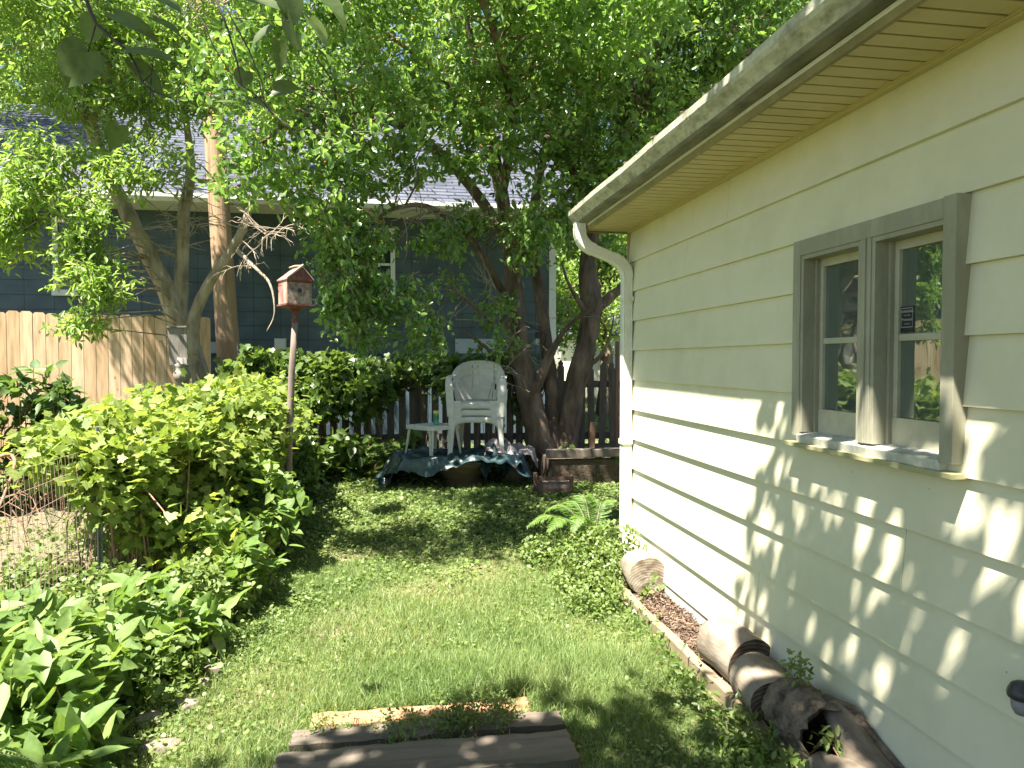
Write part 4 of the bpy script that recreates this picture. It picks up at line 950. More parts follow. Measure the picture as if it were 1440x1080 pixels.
mb = MB(); mb.box((b0.x, b0.y - .03, .12), (3.3, PY - .03, b0.z - .09)); struct(mb.build('shaded_bed_soil', M['soil']))
cr = at(778, 660, 7.7); CW = .17
crt = thing('wooden_crate', 'small reddish brown slatted crate on the grass below the big trunk', 'crate', (cr.x, cr.y, gz(cr.x, cr.y)))
g_ = gz(cr.x, cr.y); mb = MB(); hc = .20
for sx in (-1, 1):
    for sy in (-1, 1): mb.box((cr.x + sx * CW - .018, cr.y + sy * .13 - .018, g_), (cr.x + sx * CW + .018, cr.y + sy * .13 + .018, g_ + hc))
mb.build('corner_posts', M['crate'], crt)
for zz in (.03, .155):
    mb = MB(); mb.box((cr.x - CW - .016, cr.y - .155, g_ + zz), (cr.x + CW + .016, cr.y - .149, g_ + zz + .04)); mb.build('slat', M['crate'], crt)
    mb = MB(); mb.box((cr.x - CW - .025, cr.y - .13, g_ + zz), (cr.x - CW - .019, cr.y + .13, g_ + zz + .04)); mb.build('slat', M['crate'], crt)
    mb = MB(); mb.box((cr.x + CW + .019, cr.y - .13, g_ + zz), (cr.x + CW + .025, cr.y + .13, g_ + zz + .04)); mb.build('slat', M['crate'], crt)
mb = MB(); mb.box((cr.x - CW + .02, cr.y - .14, g_ + .02), (cr.x + CW - .02, cr.y + .12, g_ + .14)); mb.build('filling', M['stone'], crt)

# --- planks in the lawn
def plank(x0, x1, y0, y1, z0, z1, mat, label, rz=0, seed=1):
    rs = random.Random(seed); nu, nv = 60, 8; mb = MB(); cx, cy = (x0+x1)/2, (y0+y1)/2; rm = Matrix.Rotation(R(rz), 3, 'Z')
    def tp_(u, v):
        x = x0 + u * (x1 - x0); y = y0 + v * (y1 - y0)
        if u in (0, 1): x += .006 * math.sin(v * 20 + seed)
        if v in (0, 1): y += .004 * math.sin(x * 22 + seed) + .003 * math.sin(x * 57)
        z = z1 - .004 * abs(math.sin(y * 60 + math.sin(x * 3) * 2)) - .003 * math.sin(x * 5 + seed) - (.004 if v in (0, 1) or u in (0, 1) else 0)
        q = rm @ Vector((x - cx, y - cy, 0)); return (cx + q.x, cy + q.y, z)
    mb.grid(tp_, nu, nv)
    b = len(mb.v); per = [i * (nv + 1) for i in range(nu + 1)] + [nu * (nv + 1) + j for j in range(1, nv + 1)] + [i * (nv + 1) + nv for i in range(nu - 1, -1, -1)] + [j for j in range(nv - 1, 0, -1)]
    mb.v += [(mb.v[i][0], mb.v[i][1], z0) for i in per]; k = len(per)
    for i in range(k): mb.f.append((per[i], b + i, b + (i + 1) % k, per[(i + 1) % k])); mb.m.append(0)
    o = mb.build('wooden_plank', mat, base=(cx, cy, z0)); tag(o, label, 'plank', 'boards lying in the lawn'); return o
M['plank'] = M['plank']
plank(-.37, .585, 3.085, 3.20, -.01, .028, M['plank_tan'], 'thin orange-tan board, farthest of the boards lying in the lawn', -1, 2)
plank(-.43, .70, 2.905, 3.03, -.01, .045, M['plank'], 'grey weathered board between the tan board and the nearest board in the lawn', -.5, 3)
plank(-.46, .69, 2.60, 2.82, -.01, .068, M['plank'], 'widest grey weathered board, nearest the viewer, half in shade', 0, 5)
# pale wide-angle board left edge (third, shorter piece)

# --- flower bed by the garage wall
BX = 1.50
rs = random.Random(8)
mb = MB(); ny_ = 60
for (ya, yb, hz) in ((-1.0, 2.98, .085), (2.985, 4.64, .10)):
    pass
def timber(y0, y1, h, label, seed):
    rs = random.Random(seed); mb = MB(); k = 40; vs = []
    for i in range(k + 1):
        y = y0 + (y1 - y0) * i / k; x = BX + .010 * math.sin(y * 2.3 + seed); hh = h + .004 * math.sin(y * 9) + rs.uniform(-.002, .002)
        vs += [(x - .030, y, -.03), (x - .032 + rs.uniform(-.002, .002), y, hh - .006), (x - .026, y, hh), (x + .016, y, hh), (x + .022, y, hh - .006), (x + .022, y, -.03)]
    fs = [tuple(range(6)), tuple(reversed(range(k*6, k*6+6)))] + [(i*6+j, (i+1)*6+j, (i+1)*6+(j+1) % 6, i*6+(j+1) % 6) for i in range(k) for j in range(6)]
    mb.add(vs, fs); o = mb.build('edging_timber', M['timber'], base=(BX, y0, 0)); tag(o, label, 'timber', 'timbers edging the garage bed')
timber(3.0, 4.72, .068, 'tan timber edging the sunny far half of the mulch bed by the garage', 1)
timber(-1.0, 2.992, .06, 'darker timber edging the near half of the garage bed beside the logs', 2)
mb = MB()
def bedf(u, v): x = BX + .02 + u * (A - .01 - BX); y = -1 + v * 5.8; return (x, y, .035 + .012 * math.sin(x * 40 + y * 13) + .01 * math.sin(y * 31))
mb.grid(bedf, 10, 160); struct(mb.build('bed_soil', M['soil'], smooth=True))
nC = 5200; cx = RS.uniform(BX + .03, A - .015, nC); cy = RS.uniform(2.7, 4.75, nC)
LV = Leaves(); pos = np.stack([cx, cy, .045 + .012 * np.sin(cx * 40 + cy * 13) + RS.uniform(0, .018, nC)], 1)
ax = RS.normal(size=(nC, 3)); ax[:, 2] *= .25; no = RS.normal(size=(nC, 3)) * .35; no[:, 2] += 1
LV.add(T_RH, pos, ax, no, RS.uniform(.018, .05, nC), RS.uniform(.006, .014, nC), RS.uniform(0, 1, nC))
tag(LV.build('bark_mulch', M['chip'], base=(BX, 3, 0)), 'reddish brown shredded bark mulch in the narrow bed', 'mulch', kind='stuff')

# --- logs
def ringmat(name, c1, c2, sc=60):
    m, nt, p = newmat(name); L = nt.links.new
    tc = N(nt, 'ShaderNodeTexCoord'); wv = N(nt, 'ShaderNodeTexWave', wave_type='RINGS', rings_direction='Y'); wv.inputs['Scale'].default_value = sc * .3; wv.inputs['Distortion'].default_value = 2.5; wv.inputs['Detail'].default_value = 4
    L(tc.outputs['Object'], wv.inputs[0]); rp = ramp(nt, [(.2, c1), (.8, c2)]); L(wv.outputs[0], rp.inputs[0])
    n = N(nt, 'ShaderNodeTexNoise'); n.inputs['Scale'].default_value = 14; n.inputs['Detail'].default_value = 8; L(tc.outputs['Object'], n.inputs[0]); r2 = ramp(nt, [(.35, (.55,.5,.45)), (.6, (1.05,)*3)]); L(n.outputs[0], r2.inputs[0])
    mu = N(nt, 'ShaderNodeMixRGB', blend_type='MULTIPLY'); mu.inputs[0].default_value = 1; L(rp.outputs[0], mu.inputs[1]); L(r2.outputs[0], mu.inputs[2]); L(mu.outputs[0], p.inputs['Base Color']); p.inputs['Roughness'].default_value = .95
    b = N(nt, 'ShaderNodeBump'); b.inputs['Strength'].default_value = .5; b.inputs['Distance'].default_value = .004; L(n.outputs[0], b.inputs['Height']); L(b.outputs[0], p.inputs['Normal'])
    return m
M['cutpale'] = ringmat('pale_log_end', (.20,.165,.125), (.31,.265,.21)); M['cutdark'] = ringmat('brown_log_end', (.08,.055,.04), (.17,.12,.085))
def log(p0, p1, r0, r1, side, end, label, seed, lump=.05, hollow=False, rough=0.0, base=None, name='log'):
    rs = random.Random(seed); p0, p1 = Vector(p0), Vector(p1); t = (p1 - p0).normalized(); up = Vector((0, 0, 1)); a = t.cross(up).normalized(); b = a.cross(t).normalized()
    root = thing(name, label, 'log', (p0 + p1) / 2 - Vector((0, 0, max(r0, r1))), 'logs lying along the garage wall')
    ph = [rs.uniform(0, 6.28) for _ in range(8)]; nn, k = 48, 26
    def rad(u, an): 
        r = r0 + (r1 - r0) * u; r *= 1 + lump * (math.sin(an * 2 + ph[0] + u) + .6 * math.sin(an * 3 + ph[1] + u * 2) + .3 * math.sin(an * 5 + ph[2] + u * 5))
        return r * (1 + rough * (math.sin(an * 13 + u * 9 + ph[3]) * math.sin(u * 17 + an * 3) + rs.uniform(-.6, .6)))
    knots = [(rs.uniform(.3, 2.6), rs.uniform(.2, .8)) for _ in range(3)]; ck = rs.uniform(1.2, 2.2)
    mb = MB(); vs = []
    for i in range(k + 1):
        u = i / k; c = p0 + (p1 - p0) * u + b * .006 * math.sin(u * 5 + ph[4])
        for j in range(nn):
            an = 2 * math.pi * j / nn; r = rad(u, an)
            if i in (0, k): r *= .975
            e = 0
            if hollow and i == 0: e = .03 * math.sin(an * 3 + 1) + .025 * math.sin(an * 7) + rs.uniform(-.012, .012)
            
            kn = sum(.10 * r * math.exp(-(((an - ka + math.pi) % (2 * math.pi) - math.pi) ** 2) / .06 - ((u - ku) ** 2) / .012) for ka, ku in knots); cr = -.05 * r * max(0, 1 - abs(((an - ck + .25 * math.sin(u * 9) + math.pi) % (2 * math.pi)) - math.pi) / .10)
            vs.append(c + (a * math.cos(an) + b * math.sin(an)) * (r + kn + cr) + t * e)
    fs = [(i*nn+j, (i+1)*nn+j, (i+1)*nn+(j+1) % nn, i*nn+(j+1) % nn) for i in range(k) for j in range(nn)]
    mb.add(vs, fs); mb.build('bark', side, root, smooth=not rough)
    if not hollow:
        for q, off in ((0, -.001), (k, .001)):
            e = MB(); ring = vs[q*nn:(q+1)*nn]; c = sum(ring, Vector()) / nn; er = []
            for rr_ in (1.0, .66, .33): er += [c + (p - c) * rr_ + t * (off * (1 + 2 * math.sin(i_ * .7 + rr_ * 9))) for i_, p in enumerate(ring)]
            er.append(c + t * off); f_ = [(g*nn+j, g*nn+(j+1) % nn, (g+1)*nn+(j+1) % nn, (g+1)*nn+j) for g in range(2) for j in range(nn)] + [(2*nn+j, 2*nn+(j+1) % nn, 3*nn) for j in range(nn)]
            e.add(er, f_); e.build('cut_end', end, root)
    else:
        e = MB(); ring = vs[:nn]; ins = []
        for g in range(9):
            u = g / 8 * .8; c = p0 + (p1 - p0) * u
            for j in range(nn):
                an = 2 * math.pi * j / nn; q = ring[j] if g == 0 else c + (a * math.cos(an) + b * math.sin(an)) * ((r0 * (.84 + .05 * math.sin(an * 5) + rs.uniform(-.03, .03))) * (1 - u * .45))
                ins.append(q)
        e.add(ins + [p0 + (p1 - p0) * .84], [(g*nn+j, g*nn+(j+1) % nn, (g+1)*nn+(j+1) % nn, (g+1)*nn+j) for g in range(8) for j in range(nn)] + [(8*nn+j, 8*nn+(j+1) % nn, 9*nn) for j in range(nn)])
        e.build('hollow', M['loghollow'], root)
    return root
log((1.628, 4.42, .170), (1.64, 4.66, .165), .130, .122, M['logbark'], M['cutpale'], 'short round log with a pale cut face, farthest along the bed at the corner', 3, .04)
log((1.640, 3.065, .155), (1.598, 3.36, .165), .132, .118, M['logbark'], M['cutdark'], 'smooth grey log lying beyond the mulch, second from the garage corner', 5, .03)
log((1.585, 2.75, .120), (1.628, 3.005, .130), .110, .125, M['logbark'], M['cutdark'], 'smooth brown log with a dark end, third from the garage corner', 8, .03)
hl = log((1.625, 2.42, .140), (1.605, 2.705, .140), .135, .120, M['roughbark'], M['cutdark'], 'rough-barked hollow log with a ragged opening, a sprout on top', 11, .05, hollow=True, rough=.05)
# forked branch piece
fk = thing('forked_branch', 'thick barkless forked branch lying nearest at the bottom right', 'log', (1.62, 2.1, .02), 'logs lying along the garage wall')
mb = MB(); rfk = random.Random(4)
mb.tube([(1.66, 2.48, .235), (1.665, 2.42, .215), (1.66, 2.33, .165), (1.655, 2.22, .12), (1.655, 2.05, .10), (1.66, 1.8, .09), (1.66, 1.5, .085)], [.040, .055, .066, .075, .078, .078, .07], n=22, jit=.03, rng=rfk)
mb.build('main_limb', M['logbark'], fk, smooth=True)
mb = MB(); mb.tube([(1.645, 2.10, .12), (1.60, 2.19, .115), (1.555, 2.28, .105), (1.525, 2.35, .095), (1.517, 2.375, .092)], [.062, .062, .055, .050, .032], n=20, jit=.03, rng=rfk); mb.build('side_limb', M['logbark'], fk, smooth=True)
mb = MB()
for j in range(3):
    pts = [(1.67 + .03 * j - .02, 2.52 - .0 * j, .255 - .02 * j), (1.70 + .012 * j, 2.42, .25 - .02 * j), (1.715, 2.30, .195 - .02 * j), (1.73, 2.12, .15 - .01 * j)]; mb.tube(pts, [.018, .026, .022, .012], n=9, jit=.25, rng=rfk)
mb.build('loose_bark', M['roughbark'], fk)
# edging stones at the left bed
rs = random.Random(31)
for i, (px_, py_, sx, sy) in enumerate(((228, 1048, .09, .05), (262, 990, .07, .045), (300, 940, .05, .04), (208, 1010, .06, .05), (285, 960, .04, .03))):
    c = atZ(px_, py_, .02); m_ = MB(); nn = 14; ang = rs.uniform(0, 3)
    prof_ = [1 + rs.uniform(-.22, .22) for _ in range(nn)]; vs = []
    for zz, sc_ in ((-.02, .9), (.012, 1.0), (.03, .88), (.036, .5)):
        for j in range(nn):
            an = 2 * math.pi * j / nn; x_ = math.cos(an) * sx * prof_[j] * sc_; y_ = math.sin(an) * sy * prof_[j] * sc_
            vs.append((c.x + x_ * math.cos(ang) - y_ * math.sin(ang), c.y + x_ * math.sin(ang) + y_ * math.cos(ang), zz + rs.uniform(-.003, .003)))
    m_.add(vs, [(g*nn+j, g*nn+(j+1) % nn, (g+1)*nn+(j+1) % nn, (g+1)*nn+j) for g in range(3) for j in range(nn)] + [tuple(3*nn+j for j in range(nn))])
    o = m_.build('edging_stone', M['stone'], base=(c.x, c.y, 0))
    tag(o, ['flat reddish stone with a sunlit edge, largest at the foot of the near shrubs', 'small flat stone between the largest stone and the lawn edge', 'third stone up along the left lawn edge', 'dark stone left of the largest one under the shrub leaves', 'tiny stone beside the third edging stone'][i], 'stone', 'stones edging the left bed')
# ================================================================== TREES
def V3(a): return np.array([tuple(p) for p in a])
def limb_pts(path, rng, jig=.04, sub=4):
    """Catmull-Rom through (px,py,depth,r) control points given as world Vectors + radius"""
    P = [Vector(p[0]) for p in path]; Rr = [p[1] for p in path]; out = []; rr = []
    for i in range(len(P) - 1):
        p0, p1, p2, p3 = P[max(i-1, 0)], P[i], P[i+1], P[min(i+2, len(P)-1)]
        for k in range(sub):
            t = k / sub
            q = .5 * ((2*p1) + (p2-p0)*t + (2*p0-5*p1+4*p2-p3)*t*t + (3*p1-p0-3*p2+p3)*t**3)
            r = Rr[i] + (Rr[i+1] - Rr[i]) * t
            out.append(q + Vector((rng.uniform(-1, 1), rng.uniform(-1, 1), rng.uniform(-1, 1))) * jig * r * 2); rr.append(r * (1 + rng.uniform(-.05, .05)))
    out.append(P[-1]); rr.append(Rr[-1]); return out, rr
def A_(*c): return [(at(x, y, d), r) for x, y, d, r in c]
def limbs(mb, paths, rng, n=12):
    nodes = []
    for p in paths:
        pts, rr = limb_pts(p, rng); mb.tube(pts, rr, n=n if rr[0] > .04 else 7, jit=.05, rng=rng); nodes += list(zip(pts, rr))
    return nodes
def reach(mb, nodes, targets, rng, frac=.2, r0=.016, minlen=.2):
    """thin branches from the nearest limb node to crown targets"""
    for t in targets:
        if rng.random() > frac: continue
        t = Vector(t); cand = sorted(((q - t).length + rng.random() * .3, i) for i, (q, r) in enumerate(nodes))[:1]
        q, r = nodes[cand[0][1]]; dist = (t - q).length
        if dist < minlen: continue
        m1 = q.lerp(t, .35) + Vector((rng.uniform(-.1, .1), rng.uniform(-.1, .1), .10)) * dist; m2 = q.lerp(t, .72) + Vector((rng.uniform(-.08, .08), rng.uniform(-.08, .08), .05)) * dist
        b = min(r * .6, r0 * (.6 + .35 * dist)); mb.tube([q, m1, m2, t], [b, b * .75, b * .5, b * .25], n=5, cap=False)
def lobes_px(lst): # (px,py,depth,rx,ry,rz[,w]) radii in metres
    out = []
    for l in lst:
        c = at(*l[:3]); out.append((c.x, c.y, c.z) + tuple(l[3:]))
    return out

# ---- central plum tree (left clump of stems)
rp_ = random.Random(41)
base = at(757, 640, 8.9)
plum = thing('plum_tree', 'big multi-stemmed fruit tree with dark trunk right of the chairs and wide drooping crown', 'tree', (base.x, base.y, gz(base.x, base.y)))
mb = MB()
paths = [A_((768, 668, 8.85, .19), (760, 628, 8.85, .165), (748, 570, 8.85, .155), (733, 505, 8.85, .14), (724, 430, 8.85, .13), (718, 350, 8.85, .105), (705, 270, 8.8, .085), (690, 190, 8.7, .06), (672, 100, 8.5, .045), (655, 20, 8.3, .03), (650, -80, 8.0, .02)),
         A_((772, 640, 8.95, .12), (776, 560, 9.0, .085), (768, 480, 9.05, .085), (757, 400, 9.1, .08), (748, 330, 9.1, .07), (760, 240, 9.1, .055), (785, 140, 9.1, .045), (800, 40, 9.0, .035), (812, -80, 8.9, .02)),
         A_((745, 560, 8.8, .10), (790, 470, 8.7, .03), (830, 435, 8.6, .02)),
         A_((727, 450, 8.85, .06), (690, 380, 8.6, .04), (655, 330, 8.3, .035), (600, 290, 7.9, .03), (540, 300, 7.6, .02), (500, 350, 7.4, .012)),
         A_((716, 340, 8.85, .08), (660, 260, 8.5, .06), (600, 200, 8.0, .05), (520, 160, 7.4, .035), (430, 160, 6.9, .025), (370, 200, 6.6, .012)),
         A_((705, 270, 8.8, .07), (720, 180, 8.3, .05), (700, 60, 7.4, .04), (640, -80, 6.4, .03), (560, -200, 5.6, .02)),
         A_((750, 345, 9.1, .055), (800, 270, 9.0, .04), (850, 220, 8.8, .03), (910, 150, 8.6, .02)),
         A_((724, 430, 8.85, .05), (700, 455, 8.5, .03), (660, 425, 8.1, .018), (640, 405, 7.9, .010)),
         A_((740, 560, 8.95, .06), (712, 530, 8.95, .03), (685, 490, 8.9, .022), (645, 462, 8.85, .012)),
         A_((690, 190, 8.7, .05), (600, 90, 8.3, .035), (500, 20, 7.9, .025), (420, -20, 7.5, .015))]
nodes = limbs(mb, paths, rp_)
lob = lobes_px([
 (600, 60, 8.0, 1.3, 1.3, .9), (470, 90, 7.3, 1.0, 1.1, .75), (370, 110, 6.9, .7, .9, .55), (700, 20, 8.0, 1.2, 1.3, .8), (820, 40, 8.4, 1.1, 1.2, .9), (560, -90, 6.8, 1.2, 1.1, .6), (420, -50, 6.8, .9, .9, .5),
 (760, -150, 7.8, 1.2, 1.1, .7), (900, -40, 8.6, 1.2, 1.2, .9), (740, 150, 8.4, 1.0, .9, .65), (620, 185, 7.8, .8, .8, .45), (520, 190, 7.2, .75, .8, .5), (430, 210, 6.9, .6, .6, .42), (850, 150, 8.8, .9, 1.0, .8),
 (360, 235, 6.7, .42, .5, .36), (745, 270, 8.3, .4, .4, .4, .8), (500, 265, 7.2, .35, .4, .22, .7),
 (445, 280, 6.7, .28, .35, .26), (835, 235, 8.7, .6, .6, .6), (710, 215, 8.2, .45, .5, .3, .7)])
low = lobes_px([(490, 370, 7.2, .28, .3, .50, 1.3), (470, 420, 7.1, .20, .2, .28), (522, 420, 7.3, .17, .22, .42, 1.2), (500, 470, 7.2, .18, .2, .18), (590, 425, 7.5, .20, .22, .36), (600, 480, 7.5, .18, .2, .15), (520, 320, 7.4, .32, .35, .24), (475, 320, 7.0, .3, .3, .25), (610, 330, 7.8, .25, .3, .2),
 (700, 430, 8.4, .12, .15, .30, 1.2), (705, 480, 8.4, .10, .12, .14), (745, 310, 7.9, .26, .25, .22, 1.3), (735, 350, 8.2, .22, .2, .2), (640, 390, 8.1, .12, .12, .10), (660, 305, 8.3, .3, .3, .2), (790, 300, 8.5, .35, .3, .28)])
over = [(-1.5, 4.5, 5.2, .9, .45, .3), (-.6, 4.7, 5.2, .7, .45, .3), (.5, 4.9, 5.4, .9, .5, .4), (-.9, 5.5, 5.7, .8, .4, .3), (2.1, 6.6, 5.2, .9, .9, .6)]
LV = Leaves(); TWG = MB()
pl = lobe_points(RS, lob, 2050, shell=.6, hole=.62, hs=3.0); pz = lobe_points(RS, low, 330, shell=.2); po = lobe_points(RS, over, 620, shell=.4, hole=.8)
sprays(RS, pl, 14, .22, .05, .100, .052, T_OVAL, LV, up=.12, droop=.4, twigs=TWG)
sprays(RS, pz, 18, .22, .045, .082, .042, T_OVAL, LV, up=.1, droop=.75, twigs=TWG)
sprays(RS, po, 24, .28, .08, .085, .044, T_OVAL, LV, up=.5, droop=.2)
# bare upper interior crown kept lighter: reach branches
reach(mb, nodes, pl, rp_, .10); reach(mb, nodes, pz, rp_, .22, .010); reach(mb, nodes, po, rp_, .05)
mb.build('trunk', M['bark_dark'], plum, smooth=True)
LV.build('crown', M['lf_plum'], plum); TWG.build('twigs', M['twig'], plum)
# dead drooping twigs below the crown
def dead_twigs(mb, start, n, rng, ln=.7, spread=1.0, up=.1, r=.006, down=.0):
    for _ in range(n):
        p = Vector(start) + Vector((rng.uniform(-1, 1), rng.uniform(-1, 1), rng.uniform(-1, 1))) * .08
        d = Vector((rng.uniform(-1, 1) * spread, rng.uniform(-.6, .6), rng.uniform(-.5, .6) + up - down)).normalized(); pts = [p]; L_ = ln * rng.uniform(.4, 1.1); k = 6
        for i in range(k):
            d = (d + Vector((rng.uniform(-.3, .3), rng.uniform(-.3, .3), rng.uniform(-.3, .2) - down * .2))).normalized(); p = p + d * L_ / k; pts.append(p)
            if rng.random() < .6:
                e = (d + Vector((rng.uniform(-1, 1), rng.uniform(-1, 1), rng.uniform(-1, 1))) * .9).normalized(); mb.tube([p, p + e * L_ * .18, p + e * L_ * .3 + Vector((0, 0, -.03))], [r * .5, r * .35, r * .2], n=4, cap=False)
        mb.tube(pts, [r * (1 - .12 * i) for i in range(k + 1)], n=5, cap=False)
mb = MB()
for x_, y_, d_, n_ in ((690, 400, 8.4, 8), (660, 300, 8.2, 10), (600, 300, 7.9, 8), (720, 470, 8.7, 6), (640, 450, 8.2, 4), (700, 520, 8.5, 8), (560, 300, 7.6, 6)): dead_twigs(mb, at(x_, y_, d_), n_, rp_, .55, r=.007)
mb.build('dead_twigs', M['twig'], plum)
fr = Leaves(); idx = RS.choice(len(pl), 1500); fp = pl[idx] + RS.normal(size=(1500, 3)) * .1; idz = RS.choice(len(pz), 320); fp = np.concatenate([fp, pz[idz] + RS.normal(size=(320, 3)) * .07])
T_BALL = (np.array([(0,0,-.5),(.5,0,0),(0,.5,0),(-.5,0,0),(0,-.5,0),(0,0,.5)]), [(0,2,1),(0,3,2),(0,4,3),(0,1,4),(5,1,2),(5,2,3),(5,3,4),(5,4,1)])
k = len(fp); fr.add(T_BALL, fp, np.tile([[1., 0, 0]], (k, 1)), np.tile([[0, 0, 1.]], (k, 1)), .024, .024, RS.uniform(0, 1, k))
tag(fr.build('fruit', M['berry'], plum), kind='stuff')

# ---- second, right leaning trunk
b2 = at(803, 620, 9.0)
pl2 = thing('leaning_tree', 'single-trunked tree leaning right toward the gutter behind the garage corner', 'tree', (b2.x, b2.y, gz(b2.x, b2.y)))
mb = MB()
paths = [A_((794, 650, 9.0, .165), (800, 590, 9.0, .145), (813, 530, 9.0, .14), (826, 475, 9.0, .13), (832, 430, 9.05, .15), (826, 370, 9.1, .11), (838, 300, 9.1, .10), (860, 220, 9.0, .085), (890, 120, 9.0, .06), (910, 20, 8.9, .04)),
         A_((832, 440, 9.05, .09), (862, 415, 9.1, .06), (895, 385, 9.1, .05), (950, 340, 9.2, .035)),
         A_((818, 520, 8.98, .05), (845, 500, 8.9, .022), (858, 470, 8.85, .014), (864, 440, 8.8, .006)),
         A_((830, 450, 8.98, .05), (800, 400, 8.8, .02), (790, 370, 8.8, .010)),
         A_((838, 300, 9.1, .06), (800, 230, 9.0, .04), (780, 130, 8.9, .03), (770, 20, 8.8, .02)),
         A_((860, 220, 9.0, .06), (940, 150, 9.2, .04), (1020, 60, 9.4, .03), (1080, -30, 9.4, .02))]
nodes2 = limbs(mb, paths, rp_)
lob2 = lobes_px([(900, 60, 9.0, 1.0, 1.0, .8), (1000, 20, 9.2, 1.1, 1.1, .8), (1060, -60, 9.2, 1.1, 1.1, .8), (960, -120, 9.0, 1.3, 1.2, .8), (930, 170, 9.2, .8, .8, .6), (870, 250, 9.1, .6, .6, .5), (830, 330, 9.3, .45, .5, .4), (1000, 120, 9.4, .7, .7, .5), (1150, -120, 9.4, 1.2, 1.1, .8), (1010, 60, 8.8, .6, .6, .4)])
LV = Leaves(); TWG = MB(); p2 = lobe_points(RS, lob2, 1500, shell=.5, hole=.85)
sprays(RS, p2, 15, .24, .055, .095, .05, T_OVAL, LV, up=.15, droop=.4, twigs=TWG); reach(mb, nodes2, p2, rp_, .14)
mb.build('trunk', M['bark_dark'], pl2, smooth=True); LV.build('crown', M['lf_plum'], pl2); TWG.build('twigs', M['twig'], pl2)
mb = MB(); dead_twigs(mb, at(855, 450, 9.0), 5, rp_, .4); dead_twigs(mb, at(800, 450, 8.9), 5, rp_, .5); mb.build('dead_twigs', M['twig'], pl2)

# ---- left box elder
b3 = at(262, 560, 8.95); re_ = random.Random(17)
eld = thing('box_elder', 'multi-stemmed grey-barked tree at the tan fence with dead twigs and pale green leaves', 'tree', (b3.x, b3.y, .18))
mb = MB()
paths = [A_((275, 640, 8.95, .25), (272, 560, 8.95, .21), (266, 505, 8.95, .18), (252, 455, 8.95, .12), (228, 395, 8.9, .11), (198, 335, 8.85, .105), (168, 278, 8.8, .09), (145, 225, 8.75, .085), (128, 180, 8.7, .07), (108, 110, 8.6, .05), (92, 30, 8.5, .04), (80, -60, 8.4, .025)),
         A_((268, 500, 8.95, .11), (256, 430, 9.0, .085), (256, 360, 9.0, .08), (260, 290, 9.0, .07), (268, 245, 9.0, .06), (262, 170, 9.0, .04), (240, 80, 9.0, .03)),
         A_((270, 500, 8.9, .11), (272, 450, 8.9, .075), (296, 395, 8.85, .065), (322, 358, 8.8, .058), (340, 325, 8.75, .052), (352, 290, 8.7, .035), (372, 250, 8.6, .02)),
         A_((266, 250, 9.0, .03), (285, 255, 8.95, .025), (320, 252, 8.9, .018), (345, 254, 8.85, .012)),
         A_((128, 180, 8.7, .05), (150, 110, 8.4, .04), (130, 40, 8.2, .03), (90, -20, 8.0, .02)),
         A_((168, 278, 8.8, .045), (120, 230, 8.3, .03), (70, 215, 8.0, .02), (20, 230, 7.8, .012)),
         A_((332, 350, 8.8, .035), (360, 378, 8.7, .02), (380, 400, 8.6, .016), (386, 440, 8.55, .008), (375, 466, 8.5, .005)),
         A_((250, 362, 9.0, .03), (225, 352, 8.9, .02), (215, 362, 8.85, .015))]
nodes3 = limbs(mb, paths, re_)
lob3 = lobes_px([(40, 60, 8.2, .9, 1, .7), (130, 20, 8.4, 1.0, 1.0, .7), (60, -60, 8.2, 1.3, 1.1, .8), (200, 90, 8.6, .8, .8, .6), (180, 160, 8.5, .45, .5, .35, .7), (240, 40, 8.8, .9, .9, .6, .8), (300, -20, 8.8, 1.0, 1, .7), (110, 130, 8.4, .45, .5, .3), (225, 215, 8.4, .4, .4, .25, .7), (150, 210, 8.2, .3, .3, .3, .6), (270, 130, 8.6, .5, .5, .3, .7)])
low3 = lobes_px([(118, 300, 7.8, .25, .25, .35), (125, 380, 7.8, .28, .3, .28), (112, 350, 7.8, .24, .25, .28), (145, 400, 7.7, .18, .2, .12), (115, 450, 7.7, .16, .16, .16), (130, 432, 7.7, .14, .14, .12), (25, 270, 7.7, .35, .3, .28), (10, 330, 7.7, .25, .25, .28), (70, 230, 7.8, .3, .3, .25), (175, 240, 8.1, .32, .3, .2), (40, 190, 7.8, .12, .12, .08), (20, 300, 7.6, .25, .3, .2)])
LV = Leaves(); TWG = MB(); p3_ = lobe_points(RS, lob3, 1050, shell=.55, hole=.62, hs=3.0); q3 = lobe_points(RS, low3, 250, shell=.2)
sprays(RS, p3_, 20, .26, .06, .10, .034, T_OVAL, LV, up=.2, droop=.4, twigs=TWG)
sprays(RS, q3, 20, .24, .05, .105, .036, T_OVAL, LV, up=.6, droop=.35, twigs=TWG)
reach(mb, nodes3, p3_, re_, .12); reach(mb, nodes3, q3, re_, .2, .012)
mb.build('trunk', M['bark_grey'], eld, smooth=True); LV.build('crown', M['lf_elder'], eld); TWG.build('twigs', M['twig'], eld)
mb = MB()
for x_, y_, d_, n_, l_ in ((262, 275, 8.95, 20, .55), (240, 310, 8.9, 10, .5), (258, 340, 8.9, 8, .35), (270, 320, 8.9, 6, .4), (340, 330, 8.75, 8, .5), (345, 370, 8.7, 5, .4), (375, 330, 8.6, 10, .5), (410, 320, 8.4, 8, .5), (160, 330, 8.5, 4, .6), (200, 380, 8.7, 4, .45), (130, 260, 8.4, 5, .4)):
    dead_twigs(mb, at(x_, y_, d_), n_, re_, l_, r=.009, down=.1)
mb.build('dead_twigs', M['twig'], eld)

